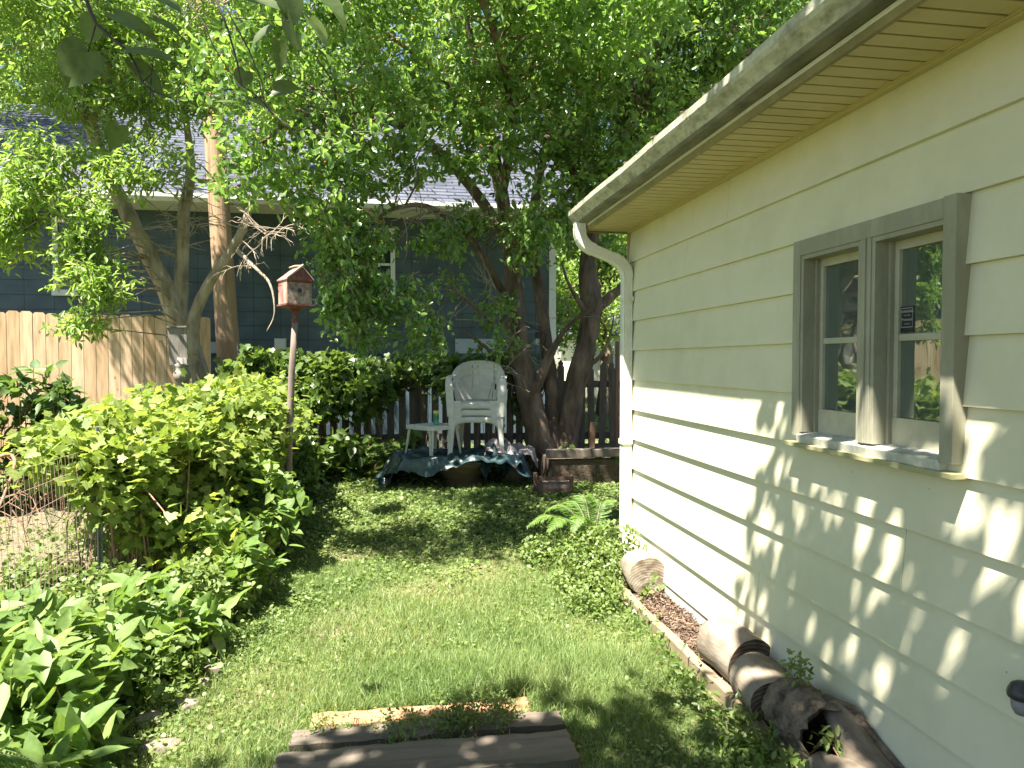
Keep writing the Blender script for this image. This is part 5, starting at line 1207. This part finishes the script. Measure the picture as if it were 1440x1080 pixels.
# ---- big-leaved linden: trunk behind the viewer, crown overhead, one spray hanging into view
rl_ = random.Random(23)
lin = thing('linden_tree', 'large-leaved tree overhead whose thin dark branches hang in at the top left', 'tree', (-3.2, -3.0, 0))
mb = MB()
def W2(*c): return [(Vector((x, y, z)), r) for x, y, z, r in c]
paths = [W2((-3.2, -3, -.1, .26), (-3.15, -2.9, 1.5, .22), (-3.0, -2.7, 3.2, .19), (-2.7, -2.2, 5.0, .15), (-2.4, -1.5, 7.0, .08)),
         W2((-3.0, -2.7, 3.2, .12), (-2.2, -1.8, 4.3, .09), (-1.4, -.7, 4.9, .07), (-.6, .4, 5.2, .045), (-.1, 1.4, 5.3, .02)),
         W2((-2.2, -1.8, 4.3, .07), (-1.0, -1.6, 5.0, .05), (.2, -1.0, 5.4, .03), (.8, -.2, 5.4, .015)),
         W2((-2.9, -2.5, 3.6, .08), (-2.6, -1.2, 4.2, .06), (-2.0, .2, 4.3, .04), (-1.4, 1.3, 4.0, .02), (-1.05, 1.9, 3.3, .011), (-1.12, 2.05, 2.95, .008))]
nl = limbs(mb, paths, rl_)
# hanging spray stems, continuing into the photo's top left
def sp(pts, r): P = [at(*p) for p in pts]; mb.tube(P, [r * (1 - .6 * i / (len(P) - 1)) for i in range(len(P))], n=6, cap=False)
j0 = Vector((-1.12, 2.05, 2.95)); c0 = at(118, -10, 2.05)
mb.tube([j0, j0.lerp(c0, .5) + Vector((.02, 0, .02)), c0], [.008, .006, .005], n=6)
sp([(118, -10, 2.05), (128, 18, 2.05), (135, 33, 2.05), (158, 55, 2.04), (180, 71, 2.03), (190, 90, 2.02), (200, 116, 2.02), (215, 128, 2.02), (240, 138, 2.0)], .0058)
sp([(135, 33, 2.05), (130, 52, 2.06), (124, 72, 2.08), (100, 68, 2.1)], .003); sp([(200, 116, 2.02), (213, 105, 2.05), (217, 78, 2.06)], .0025); sp([(200, 116, 2.02), (213, 128, 2.0), (222, 145, 2.0)], .0025)
sp([(213, 110, 2.05), (210, 150, 2.06), (207, 195, 2.06), (197, 232, 2.07)], .002)
c1 = at(300, -10, 2.3); mb.tube([Vector((-1.05, 1.9, 3.3)), at(250, -90, 2.3), c1], [.008, .005, .004], n=6)
sp([(300, -10, 2.3), (320, 40, 2.3), (333, 85, 2.3), (340, 120, 2.3), (365, 138, 2.3), (385, 160, 2.3), (410, 183, 2.3), (428, 202, 2.3)], .0035)
sp([(255, -10, 2.25), (285, 30, 2.25), (300, 65, 2.25), (325, 105, 2.25), (340, 125, 2.25)], .0028); mb.tube([at(250, -90, 2.3), at(255, -10, 2.25)], .003, n=5)
sp([(300, -10, 2.3), (330, 25, 2.3), (360, 28, 2.3), (408, 29, 2.3)], .0022); sp([(320, 15, 2.3), (350, 70, 2.3), (368, 115, 2.3), (372, 140, 2.3)], .003)
mb.tube([Vector((-1.05, 1.9, 3.3)), at(210, -120, 2.2), at(262, -40, 2.2)], [.006, .005, .003], n=5)
LV = Leaves()
for (x_, y_, d_, L_, ax_, nn_, W_s) in (  # leaf base pixel, depth, length, axis(right,up,away), normal
    (124, 70, 2.08, .135, (-.75, -1, .1), (.25, .15, -1), 1.0), (134, 30, 2.08, .085, (-.45, -.3, .3), (.5, .2, -.8), .9), (178, 72, 2.0, .135, (1, -.1, .1), (-.1, .9, -.55), .9), (160, 20, 2.05, .15, (1, -.55, .2), (.3, .7, -.65), .55),
    (215, 26, 2.1, .10, (.8, -.45, 0), (.3, .8, -.5), .6), (188, 88, 2.05, .125, (.75, -.8, .1), (.75, .35, -.6), .55), (168, 176, 2.1, .085, (-.35, -.6, .2), (.4, .1, -.9), .75), (345, 100, 2.35, .065, (-.2, -.5, 0), (.4, .1, -.9), .9),
    (402, 20, 2.3, .13, (.35, -1, .1), (-.9, .1, -.5), .75), (436, 25, 2.35, .11, (.5, -.8, 0), (.8, .3, -.5), .7), (392, 58, 2.4, .11, (.0, -1, 0), (.6, .1, -.7), .5), (415, 45, 2.4, .08, (.2, -1, 0), (.9, .1, -.4), .5), (386, 125, 2.4, .09, (1, .05, 0), (.1, .4, -.9), .8),
    (305, 143, 2.3, .07, (.9, .05, .1), (0, .9, -.4), .5), (350, 140, 2.3, .09, (1, -.4, .1), (.1, .8, -.5), .5), (215, -5, 2.1, .1, (.8, -.4, 0), (.2, .8, -.5), .8), (355, 0, 2.3, .12, (1, -.3, 0), (.2, .7, -.6), .7), (450, -10, 2.4, .12, (.7, -.7, 0), (.4, .6, -.6), .8), (60, -15, 2.3, .12, (-.7, .3, 0), (.2, .7, -.6), .8), (405, -10, 2.3, .11, (.1, -.8, .1), (.5, .1, -.8), .8),
    (470, 10, 2.5, .09, (.4, -.8, .1), (.8, .3, -.5), .7), (380, 40, 2.35, .09, (-.6, -.5, 0), (.4, .8, -.5), .6)):
    b = at(x_, y_, d_); rt_ = _M @ Vector((1, 0, 0)); upv = _M @ Vector((0, 1, 0)); fwv = _M @ Vector((0, 0, -1))
    ax = rt_ * ax_[0] + upv * ax_[1] + fwv * ax_[2]; no = rt_ * nn_[0] + upv * nn_[1] + fwv * nn_[2]
    T_L = (np.array([(.0,0,0),(-.10,.20,.03),(-.06,.40,.03),(.12,.52,.05),(.38,.50,.06),(.60,.38,.05),(.80,.20,.0),(.92,.06,-.06),(1.08,0,-.12),(.92,-.06,-.06),(.80,-.20,.0),(.60,-.38,.05),(.38,-.50,.06),(.12,-.52,.05),(-.06,-.40,.03),(-.10,-.20,.03),(.35,0,-.02),(.7,0,-.04)]),
           [(0,16,2,1),(16,4,3,2),(16,17,5,4),(17,7,6,5),(17,8,7),(0,15,14,16),(16,14,13,12),(16,12,11,17),(17,11,10,9),(17,9,8)])
    LV.add(T_L, np.array([tuple(b)]), np.array([tuple(ax)]), np.array([tuple(no)]), L_, L_ * 1.0 * W_s, np.array([rl_.random()]))
lobL = [(-.45, .9, 5.1, .75, .8, .45, .8), (.15, 1.5, 5.1, .40, .5, .25, .6), (.1, .5, 5.15, .5, .7, .3, .45), (.1, -.3, 5.3, .8, .8, .45, .5), (-.8, -.3, 5.1, .9, .9, .5, .9), (-1.35, 1.2, 5.0, .6, .35, .25, 1.3), (-2.0, 1.05, 5.1, .4, .35, .25, 1.3), (-1.3, .2, 4.8, .7, .6, .4), (-1.9, -1.2, 5.2, 1.2, 1.2, .8), (-2.3, -2, 6.5, 1.5, 1.5, 1.0), (-.6, -2.6, 5.8, 1.8, 1.6, .9), (1.0, -3.2, 5.6, 1.6, 1.5, .8), (-2.5, -4.0, 5.5, 2.0, 1.8, 1.2), (-4.3, -2.0, 5.2, 1.6, 1.8, 1.4), (-3.6, -.2, 5.6, 1.3, 1.2, .9), (.6, -1.4, 5.4, 1.1, 1.0, .5), (.45, .9, 5.3, .5, .6, .3, .4), (.7, -.2, 5.3, .6, .9, .4, .4)]
pL = lobe_points(RS, lobL, 3000, shell=.2, hole=.55, hs=4.0)
sprays(RS, pL, 8, .24, .07, .125, .12, T_HEART, LV, up=.7, droop=.15)
reach(mb, nl, pL, rl_, .12, .012)
mb.build('trunk', M['twig_dark'], lin, smooth=True); LV.build('crown', M['lf_linden'], lin)

# ---- background trees
def far_tree(label, x, y, lobs, tr, mat, n, leaf, group='trees behind the neighbouring house', per=14, hole=.8):
    t = thing('background_tree', label, 'tree', (x, y, .1), group); mb = MB(); rg_ = random.Random(int(x * 100)); top = max(l[2] for l in lobs)
    nd = limbs(mb, [W2((x, y, 0, tr), (x + .1, y, 1.5, tr * .85), (x, y + .1, top * .5, tr * .6), (x - .1, y, top, tr * .2))], rg_)
    p = lobe_points(RS, lobs, n, shell=.45, hole=hole, hs=1.0); reach(mb, nd, p, rg_, .05, .05); mb.build('trunk', M['bark_dark'], t, smooth=True)
    LV = Leaves(); sprays(RS, p, per, .5, .16, leaf, leaf * .55, T_RH, LV, up=.5, droop=.3); LV.build('crown', mat, t)
F = M['lf_back']; Ee = M['lf_elder']
far_tree('pale green loose tree rising over the left end of the grey roof', -9.5, 21, [(-9.5, 21, 8.5, 3.4, 3, 2.6), (-12, 21, 7.5, 2.5, 2.5, 2.2), (-7.5, 22, 9, 2.4, 2.4, 2.0), (-10, 20, 11, 3, 3, 2)], .3, Ee, 1500, .2)
far_tree('dense green tree rising behind the middle of the grey roof', -3.5, 22, [(-3.5, 22, 8, 3.2, 3, 2.6), (-5.6, 22, 9.5, 2.5, 2.5, 2.2), (-1.5, 22, 9.5, 2.8, 2.5, 2.4), (-3.5, 22, 12, 3.4, 3, 2.2)], .35, F, 1500, .2)
far_tree('tall dark tree standing beyond the right end of the neighbouring house roof', 3.5, 21, [(3.5, 21, 7.5, 2.6, 2.6, 2.6), (1.7, 22, 9.5, 2.6, 2.5, 2.2), (5.0, 21, 10, 2.8, 2.5, 2.6), (3.0, 21, 12.5, 3.2, 3, 2.2)], .35, F, 1700, .2, hole=.7)
far_tree('dark tree above the garage gutter, its crown broken by specks of sky', 9.5, 20, [(9.5, 20, 7.0, 3, 3, 2.6), (11.5, 20, 9.5, 3, 2.5, 2.6), (8, 20, 10, 2.4, 2.5, 2.4), (10, 20, 12.5, 3, 3, 2)], .35, F, 1500, .2, hole=.7)
far_tree('bright low leafy tree filling the gap between the house corner and downspout', 5.2, 17.5, [(5.2, 17.5, 3.4, 1.5, 1.2, 1.3), (6.6, 18, 3.9, 1.4, 1.2, 1.4), (4.4, 18, 4.6, 1.3, 1.2, 1.2), (5.8, 17.5, 5.6, 1.8, 1.3, 1.2), (4.2, 17.3, 2.6, .8, .8, .7)], .2, Ee, 1300, .14)
far_tree('round green tree far beyond the small cream shed', 10.5, 34, [(10.5, 34, 6, 4, 3, 3), (14, 34, 7, 4, 3, 3), (7, 34, 6, 3.5, 3, 3.2)], .3, F, 1200, .3)
far_tree('tall green tree beyond the left edge that dapples the grey roof', -9.6, 11.2, [(-7.7, 12.2, 9.7, 1.3, 1.7, .9, 1.3), (-9.4, 11.2, 8.6, 2.0, 1.8, 1.6), (-8.6, 12.4, 9.6, 1.6, 1.8, 1.4), (-10.5, 12, 8, 2, 2, 2), (-8.0, 13.6, 10.2, 1.6, 1.5, 1.2)], .28, Ee, 1300, .13, hole=.8)
far_tree('wide green tree behind the far left fence', -16, 18, [(-16, 18, 6, 4, 3, 3), (-19, 17, 7, 4, 3, 4), (-14, 19, 8, 3, 3, 3)], .3, F, 1100, .26)
# ================================================================== VINES, SHRUBS, LAWN
rv = random.Random(77)
def plant(name, label, cat, loc, lobes, n, per, L, T, lL, lW, mat, up=.9, droop=.1, stems=0, smat='vinestem', group=None, shell=.5, hole=.85, spread=.05, clamp=True, sr=.005, kind=None, hs=3.0, out=None):
    if max(l[3] for l in lobes) < .3: hole = 0
    t = thing(name, label, cat, loc, group); p = lobe_points(RS, lobes, n, shell=shell, hole=hole, hs=hs)
    g = gza(p[:, 0], p[:, 1]); p = p[p[:, 2] > g + .02]
    LV = Leaves(); sprays(RS, p, per, L, spread, lL, lW, T, LV, up=up, droop=droop)
    LV.build('foliage', mat, t)
    mb = MB()
    for i in RS.choice(len(p), min(stems, len(p)), replace=False):
        q = Vector(p[i]); b = Vector((q.x + rv.uniform(-.12, .12), q.y + rv.uniform(-.12, .12), gz(q.x, q.y) - .02)); m_ = b.lerp(q, .5) + Vector((rv.uniform(-.06, .06), rv.uniform(-.06, .06), .05))
        mb.tube([b, m_, q], [sr, sr * .8, sr * .4], n=5, cap=False)
    if stems: mb.build('stems', M[smat], t)
    return t
# hedge of grape vine over the wire fence
hl_ = [(-1.55, 5.3, .75, .45, .55, .42), (-1.5, 6.1, .95, .55, .6, .42), (-1.45, 6.9, 1.0, .55, .6, .38), (-1.5, 7.6, 1.02, .5, .5, .34), (-1.5, 5.9, .45, .5, .8, .45), (-1.4, 6.9, .5, .5, .9, .5), (-1.95, 5.2, .98, .38, .45, .2, .8), (-2.25, 5.35, .92, .26, .3, .13, .5), (-1.85, 4.95, .90, .28, .22, .13, .8), (-2.1, 5.9, .95, .4, .6, .26), (-2.0, 6.6, .98, .45, .6, .30), (-1.25, 5.7, .32, .26, .8, .3, .9), (-1.2, 4.95, .3, .2, .35, .22, .9)]
vine = plant('grape_vine', 'sunlit yellow-green vine heaped over the wire fence beyond the steel post', 'vine', (-1.6, 6.1, 0), hl_, 2600, 12, .2, T_GRAPE, .075, .075, M['lf_vine'], up=.9, droop=.15, stems=140, sr=.006, shell=.75, hole=.9)
# arching bare canes at the left
mb = MB()
def cane(pts, r): P = [(at(*p), r * (1 - .5 * i / (len(pts) - 1))) for i, p in enumerate(pts)]; a, b = limb_pts(P, rv, .1, 5); mb.tube(a, b, n=7, jit=.06, rng=rv)
cane([(122, 640, 4.9), (108, 622, 4.85), (85, 614, 4.8), (62, 617, 4.75), (45, 630, 4.7), (33, 650, 4.65)], .018)
cane([(0, 642, 4.6), (16, 640, 4.65), (20, 655, 4.6), (8, 690, 4.5), (-4, 720, 4.4)], .012)
cane([(18, 640, 4.65), (30, 665, 4.7), (20, 690, 4.7), (28, 705, 4.7), (45, 712, 4.75)], .008)
cane([(-5, 702, 4.6), (20, 695, 4.7), (40, 684, 4.7), (75, 675, 4.8)], .006); cane([(15, 668, 4.7), (40, 662, 4.7), (70, 650, 4.8), (95, 640, 4.8)], .007)
cane([(82, 668, 4.8), (70, 690, 4.75), (50, 712, 4.7), (38, 740, 4.7)], .008); cane([(155, 705, 4.85), (140, 740, 4.7), (125, 770, 4.6), (122, 800, 4.55)], .006)
cane([(165, 650, 4.8), (190, 672, 4.6), (215, 700, 4.5), (235, 725, 4.4)], .007)
for i in range(60):
    x_ = rv.uniform(-5, 170); y_ = rv.uniform(625, 720); d_ = rv.uniform(4.6, 5.1); l_ = rv.uniform(15, 60); a_ = rv.uniform(.2, 2.6)
    cane([(x_, y_, d_), (x_ + l_ * .5 * math.cos(a_) + rv.uniform(-6, 6), y_ + l_ * .5 * math.sin(a_), d_), (x_ + l_ * math.cos(a_), y_ + l_ * math.sin(a_) + 4, d_ + rv.uniform(-.1, .1))], rv.uniform(.002, .005))
mb.build('canes', M['vinestem'], vine)
# shrubs with broad ovate leaves along the lawn side
def shrub(label, loc, lobes, n, leaf=.115, per=8, cat='shrub', nm='dogwood_shrub', mat='lf_dog', T=None, up=1.1, stems=40, grp='broad-leaved shrubs along the lawn', shell=.65, droop=.1, wr=.54):
    return plant(nm, label, cat, loc, lobes, n, per, .16, T or T_HEART, leaf, leaf * wr, M[mat], up=up, droop=droop, stems=stems, smat='vinestem', group=grp, shell=shell, hole=.95, spread=.04, sr=.004)
shrub('broad-leaved shrub leaning out over the lawn in the middle of the left hedge', (-1.12, 5.4, 0), [(-1.1, 5.4, .55, .28, .42, .32), (-1.02, 5.0, .35, .22, .35, .3), (-1.15, 4.8, .22, .24, .4, .2), (-1.2, 5.9, .5, .3, .4, .4)], 300, .12)
shrub('broad-leaved shrub filling the bottom left, nearest the viewer', (-1.55, 3.0, 0), [(-1.48, 3.0, .22, .30, .4, .22), (-1.75, 3.2, .28, .30, .35, .2), (-1.36, 2.65, .16, .22, .3, .18), (-1.5, 2.3, .14, .30, .35, .16)], 230, .125)
shrub('broad-leaved shrub just beyond the nearest one, below the steel post', (-1.4, 3.75, 0), [(-1.42, 3.65, .20, .28, .34, .18), (-1.68, 3.7, .2, .24, .26, .16), (-1.2, 4.05, .17, .2, .3, .16)], 150, .115)
shrub('broad-leaved shrub at the left edge behind the wire mesh', (-2.35, 3.7, 0), [(-2.15, 3.4, .28, .22, .25, .18)], 32, .13)
plant('weed_patch', 'low fine-leaved weeds spilling from the left bed on to the lawn', 'weeds', (-1.2, 4.2, 0), [(-1.15, 4.3, .10, .26, .5, .14), (-1.12, 3.7, .08, .18, .4, .12), (-1.35, 4.5, .2, .4, .3, .2), (-1.6, 4.4, .2, .4, .3, .18)], 480, 12, .10, T_ROUND, .035, .03, M['lf_ivy'], up=.9, stems=20, spread=.03)
plant('weed_patch', 'fine-leaved weeds on the ground behind the wire mesh beside the garden soil', 'weeds', (-2.5, 4.9, 0), [(-2.6, 4.3, .08, .7, .5, .12), (-2.3, 5.0, .1, .35, .5, .14), (-3.3, 4.2, .1, .5, .4, .14), (-4.3, 4.6, .1, .5, .4, .16), (-2.4, 6.0, .12, .4, .7, .16), (-2.5, 3.4, .1, .6, .5, .14), (-3.6, 6.2, .06, .8, .5, .08)], 700, 12, .12, T_ROUND, .04, .03, M['lf_ivy'], up=.8, spread=.04, stems=20)
# dark thicket at the foot of the fence
shrub('dark leafy thicket in the shade before the tan fence at the left edge', (-4.6, 7.2, .1), [(-4.6, 7.2, .65, .6, .5, .5), (-3.9, 7.4, .6, .5, .5, .5), (-3.3, 7.6, .75, .45, .4, .5), (-5.3, 7.1, .6, .5, .5, .6), (-2.7, 7.6, .6, .5, .5, .5), (-3.9, 7.2, 1.05, .35, .3, .2)], 500, .14, mat='lf_back', grp=None, nm='shrub')
shrub('small leafy sapling sticking up above the hedge against the tan fence', (-3.35, 7.4, .1), [(-3.4, 7.4, 1.30, .30, .2, .12), (-3.2, 7.4, 1.1, .2, .2, .2)], 40, .14, mat='lf_back', grp=None, nm='sapling')
# vines on the picket fence
plant('fence_vine', 'green vine rambling along the top of the dark picket fence left of the chairs', 'vine', (-.4, 9.1, .18), [(-1.6, 9.1, 1.35, .5, .3, .35), (-.9, 9.1, 1.4, .5, .28, .24), (-.2, 9.1, 1.42, .5, .28, .22), (.5, 9.1, 1.45, .5, .28, .20), (1.1, 9.1, 1.42, .4, .25, .16), (-1.5, 8.9, .8, .45, .3, .5), (-.95, 8.9, .9, .3, .25, .4), (-1.6, 8.6, .5, .5, .35, .45), (-.5, 9.0, 1.15, .35, .25, .2)], 900, 12, .2, T_GRAPE, .10, .095, M['lf_vine2'], up=.6, droop=.2, stems=60, shell=.4, hole=.85)
plant('fence_vine', 'sparse vine with small leaves hanging over the pickets behind the chair stack', 'vine', (1.3, 9.2, .18), [(1.5, 9.1, 1.45, .35, .2, .2), (1.15, 8.9, 1.5, .25, .2, .2), (1.45, 9.0, 1.1, .35, .15, .3)], 110, 12, .2, T_OVAL, .08, .05, M['lf_vine2'], up=.4, droop=.3, stems=14, shell=.3)
plant('weedy_shrub', 'leafy green shrub below the pickets at the left end of the tarp', 'shrub', (-.6, 8.5, .18), [(-.75, 8.5, .45, .28, .25, .25), (-.35, 8.6, .42, .3, .25, .22), (.05, 8.7, .4, .25, .2, .2), (-1.2, 8.2, .4, .3, .3, .35)], 190, 9, .15, T_HEART, .13, .09, M['lf_vine2'], up=.8, stems=30, shell=.5)
plant('hedge_shrub', 'shaded small-leaved shrub where the left hedge meets the picket fence', 'shrub', (-1.3, 7.9, .15), [(-1.25, 7.9, .5, .35, .4, .42), (-1.45, 8.3, .8, .35, .35, .5), (-1.05, 7.4, .3, .25, .4, .3)], 420, 12, .16, T_OVAL, .065, .04, M['lf_vine2'], up=.6, stems=30, shell=.5)
for lb, x_, y_, r__ in (('small weed with pale leaves at the foot of the right tree trunk', 2.0, 8.15, .16), ('low leafy weed between the crate and the bed timber', 2.35, 7.95, .2)):
    plant('small_weed', lb, 'weed', (x_, y_, .18), [(x_, y_, .38, r__, .12, .2)], 16, 7, .12, T_HEART, .09, .07, M['lf_vine2'], up=.6, stems=6)
plant('ground_cover', 'patch of low leaves on the shaded soil under the two dark trees', 'ground cover', (2.3, 8.7, .2), [(2.5, 8.7, .25, .8, .4, .12), (1.6, 8.8, .22, .5, .3, .12), (.8, 8.9, .25, .5, .3, .18)], 160, 9, .12, T_HEART, .08, .06, M['lf_vine2'], up=.7, stems=10)
# weedy mound at the garage corner
plant('weed_mound', 'bright low mound of fine-leaved weeds in front of the downspout', 'weeds', (1.35, 5.0, 0), [(1.38, 4.95, .12, .26, .36, .18), (1.25, 4.5, .06, .22, .35, .1), (1.55, 5.15, .18, .16, .22, .2), (1.2, 5.4, .08, .25, .3, .12)], 620, 14, .07, T_ROUND, .026, .022, M['lf_ivy'], up=1.0, spread=.025, shell=.7, stems=30, sr=.002)
plant('creeper', 'sprig of tiny round leaves climbing in front of the far log and spout foot', 'weed', (1.62, 4.6, .05), [(1.64, 4.85, .30, .06, .10, .14), (1.60, 4.33, .12, .07, .03, .06)], 18, 7, .07, T_ROUND, .03, .028, M['lf_ivy'], up=.6, spread=.02, shell=.2, stems=14, sr=.0012, hole=0)
# ferns
def fern(label, loc, fronds, group='ferns'):
    t = thing('fern', label, 'fern', loc, group); LV = Leaves(); mb = MB()
    for (az, ln, rise, seed) in fronds:
        rs = random.Random(seed); d = Vector((math.cos(az), math.sin(az), 0)); pts = []; k = 26
        for i in range(k + 1):
            u = i / k; pts.append(Vector(loc) + d * ln * (u ** 1.1) * .85 + Vector((0, 0, rise * (1.0 - (1 - u) ** 2.0) - rise * .45 * u ** 3)) + Vector((0, 0, .01)))
        mb.tube(pts, [.0035 * (1 - .7 * i / k) for i in range(k + 1)], n=4, cap=False); side = d.cross(Vector((0, 0, 1)))
        P, Ax, No, Ls, Ws, Rn = [], [], [], [], [], []
        for i in range(3, k):
            u = i / k; w_ = math.sin(math.pi * (u * .93 + .05)) ** .8 * ln * .22 + .012; tg = (pts[i+1] - pts[i-1]).normalized(); up_ = side.cross(tg)
            for s_ in (-1, 1):
                for h in (0, .5):
                    q = pts[i].lerp(pts[min(i+1, k)], h); P.append(tuple(q)); Ax.append(tuple(side * s_ + tg * .45 + Vector((0, 0, -.12)) + up_ * rs.uniform(-.15, .15))); No.append(tuple(up_ if up_.z > 0 else -up_)); Ls.append(w_ * rs.uniform(.85, 1.05)); Ws.append(.011 + .012 * ln); Rn.append(rs.random())
        LV.add(T_LIN, np.array(P), np.array(Ax), np.array(No), np.array(Ls), np.array(Ws) * 3, np.array(Rn))
    mb.build('stalks', M['lf_fern'] if False else M['twig'], t); LV.build('fronds', M['lf_fern'], t); return t
fern('yellow-green arching fern fronds in front of the downspout at the garage corner', (1.52, 5.35, .05), [(R(175), .62, .42, 1), (R(150), .5, .5, 2), (R(120), .42, .52, 3), (R(200), .5, .42, 4), (R(60), .5, .5, 5), (R(225), .38, .45, 6), (R(95), .45, .56, 8)])
fern('feathery fern at the very bottom left corner, partly in shade', (-1.62, 2.25, 0), [(R(a), .62, .40, i) for i, a in enumerate((10, 40, 75, 110, 150, 190, 230, 300, 340))])
fern('pale fern at the left edge under the wire fence', (-1.95, 2.9, 0), [(R(a), .5, .46, i + 20) for i, a in enumerate((0, 50, 100, 160, 320))])
# sprouts at the logs
plant('sprout', 'tiny leafy sprout growing up from the top of the hollow log', 'weed', (1.60, 2.6, .26), [(1.60, 2.6, .33, .02, .02, .07)], 13, 6, .05, T_OVAL, .035, .014, M['lf_ivy'], up=.5, spread=.01, hole=0, stems=0)
plant('sprout', 'small toothed green weed between the hollow log and the forked branch', 'weed', (1.585, 2.34, .03), [(1.585, 2.36, .16, .04, .03, .06)], 9, 8, .07, T_OVAL, .04, .017, M['lf_ivy'], up=.7, spread=.012, hole=0, stems=4)
plant('bed_weeds', 'leafy weeds crowding the lawn side of the near edging timber', 'weeds', (1.42, 2.75, 0), [(1.37, 2.72, .05, .10, .30, .10), (1.37, 3.3, .03, .07, .35, .05), (1.35, 2.4, .06, .12, .25, .10), (1.55, 2.8, .07, .02, .12, .08), (1.38, 4.0, .02, .08, .6, .05)], 170, 9, .07, T_OVAL, .038, .02, M['lf_vine2'], up=.9, spread=.03, stems=16, sr=.0015)
plant('plank_weed', 'bushy tuft of small-leaved weed growing over the middle plank', 'weed', (.38, 2.98, 0), [(.36, 2.97, .07, .17, .09, .09), (.22, 2.94, .06, .10, .06, .07), (.0, 2.97, .05, .12, .05, .05)], 200, 12, .05, T_OVAL, .02, .009, M['lf_ivy'], up=.9, spread=.014, stems=10, sr=.001)
plant('plank_weed', 'sparse weeds poking up between the left ends of the boards', 'weed', (-.25, 3.0, 0), [(-.28, 3.06, .03, .12, .10, .05), (-.05, 3.05, .03, .25, .05, .05), (.02, 2.85, .03, .10, .03, .05)], 60, 9, .05, T_OVAL, .024, .010, M['lf_ivy'], up=.9, spread=.014, stems=6, sr=.001)

# ---- lawn: blades, clover-like ground ivy
def onplank(x, y): return ((x > -.44) & (x < .70) & (y > 2.59) & (y < 2.84)) | ((x > -.43) & (x < .70) & (y > 2.87) & (y < 3.04)) | ((x > -.37) & (x < .585) & (y > 3.075) & (y < 3.21))
def patchy(x, y, s=1.0): return np.sin(x*2.1*s+.5) * np.sin(y*1.7*s+1.1) + .6*np.sin(x*5.3*s-y*3.1*s) + .4*np.sin(x*9.1*s+y*7.7*s+2)
def lawn_pts(n, x0, x1, y0, y1, rs):
    x = rs.uniform(x0, x1, n); y = rs.uniform(y0, y1, n); return x, y
LV = Leaves()
for (n, x0, x1, y0, y1, L0, W0) in ((80000, -1.25, 1.5, 2.3, 3.7, .052, .0030), (75000, -1.15, 1.5, 3.7, 5.6, .046, .0040), (34000, -1.1, 2.6, 5.6, 8.3, .045, .007), (12000, -6, -1.9, 3, 7.4, .05, .008), (14000, -2, 9, 9.5, 26, .09, .025), (2500, -.6, .9, 2.3, 3.3, .09, .0042)):
    x, y = lawn_pts(n, x0, x1, y0, y1, RS); k = RS.uniform(-1.6, 1.4, n) < patchy(x, y) + .75; op = onplank(x, y)
    k &= (~op) | (RS.uniform(0, 1, n) < .0); k &= ~((y < 8) & (x < -1.0 - .12 * np.sin(y * 3)) & (x > -1.9)) | (RS.uniform(0, 1, n) < .25)
    k &= ~((x < -2.3) & (x > -5.2) & (y > 4.7) & (y < 7.6)) | (RS.uniform(0, 1, n) < .4)
    k &= ~((x > A - .3) & (y < GY1))
    x, y = x[k], y[k]; n = len(x); pos = np.stack([x, y, gza(x, y) - .003], 1); ax = RS.normal(size=(n, 3)) * .42; ax[:, 2] = 1; no = RS.normal(size=(n, 3)); no[:, 2] *= .3
    dry = np.clip(.45 + .16 * patchy(x * .7, y * .8) + RS.normal(size=n) * .2, 0, 1); h = L0 * RS.uniform(.45, 1.3, n) * (1 + .35 * patchy(y, x, .9))
    h *= np.where((y < 3.6) & (y > 3.2), 1.35, 1.0)
    LV.add(T_BLADE, pos, ax, no, np.clip(h, .012, .14), W0, dry)
tag(LV.build('lawn_grass', M['grass'], base=(0, 4, 0)), 'sunlit patchy lawn of short green grass between the hedge and garage', 'grass', kind='stuff')
LV = Leaves()
for (n, x0, x1, y0, y1, s0) in ((26000, -1.2, 1.5, 2.4, 4.6, .019), (26000, -1.1, 1.5, 4.6, 6.4, .024), (36000, -1.2, 3.0, 6.2, 9.0, .034), (9000, -5.5, -2, 3.2, 7.5, .035)):
    x, y = lawn_pts(n, x0, x1, y0, y1, RS)
    edge = np.clip(1.2 - 2.2 * np.minimum(np.abs(x + 1.0), np.abs(x - 1.5)), 0, 1) + np.clip((y - 5.4) * .8, 0, 1.0)
    k = RS.uniform(0, 1.35, n) < .05 + .28 * (patchy(x + 3, y * 1.1, 1.6) > .25) + edge * .55; k &= ~onplank(x, y); k &= ~((x < -2.3) & (y > 4.7) & (y < 7.6)) | (RS.uniform(0, 1, n) < .6)
    k &= ~((x > A - .3) & (y < GY1)); k &= ~((x > 1.9) & (y > 8.1))
    x, y = x[k], y[k]; n = len(x); pos = np.stack([x, y, gza(x, y) + RS.uniform(.008, .045, n)], 1); ax = RS.normal(size=(n, 3)); ax[:, 2] *= .3; no = RS.normal(size=(n, 3)) * .4; no[:, 2] += 1
    s = s0 * RS.uniform(.5, 1.3, n); LV.add(T_ROUND, pos, ax, no, s, s * .9, RS.uniform(0, 1, n))
tag(LV.build('ground_ivy', M['lf_ivy'], base=(0, 5, 0)), 'round-leaved ground ivy spreading through the lawn edges and under the trees', 'ground cover', kind='stuff')
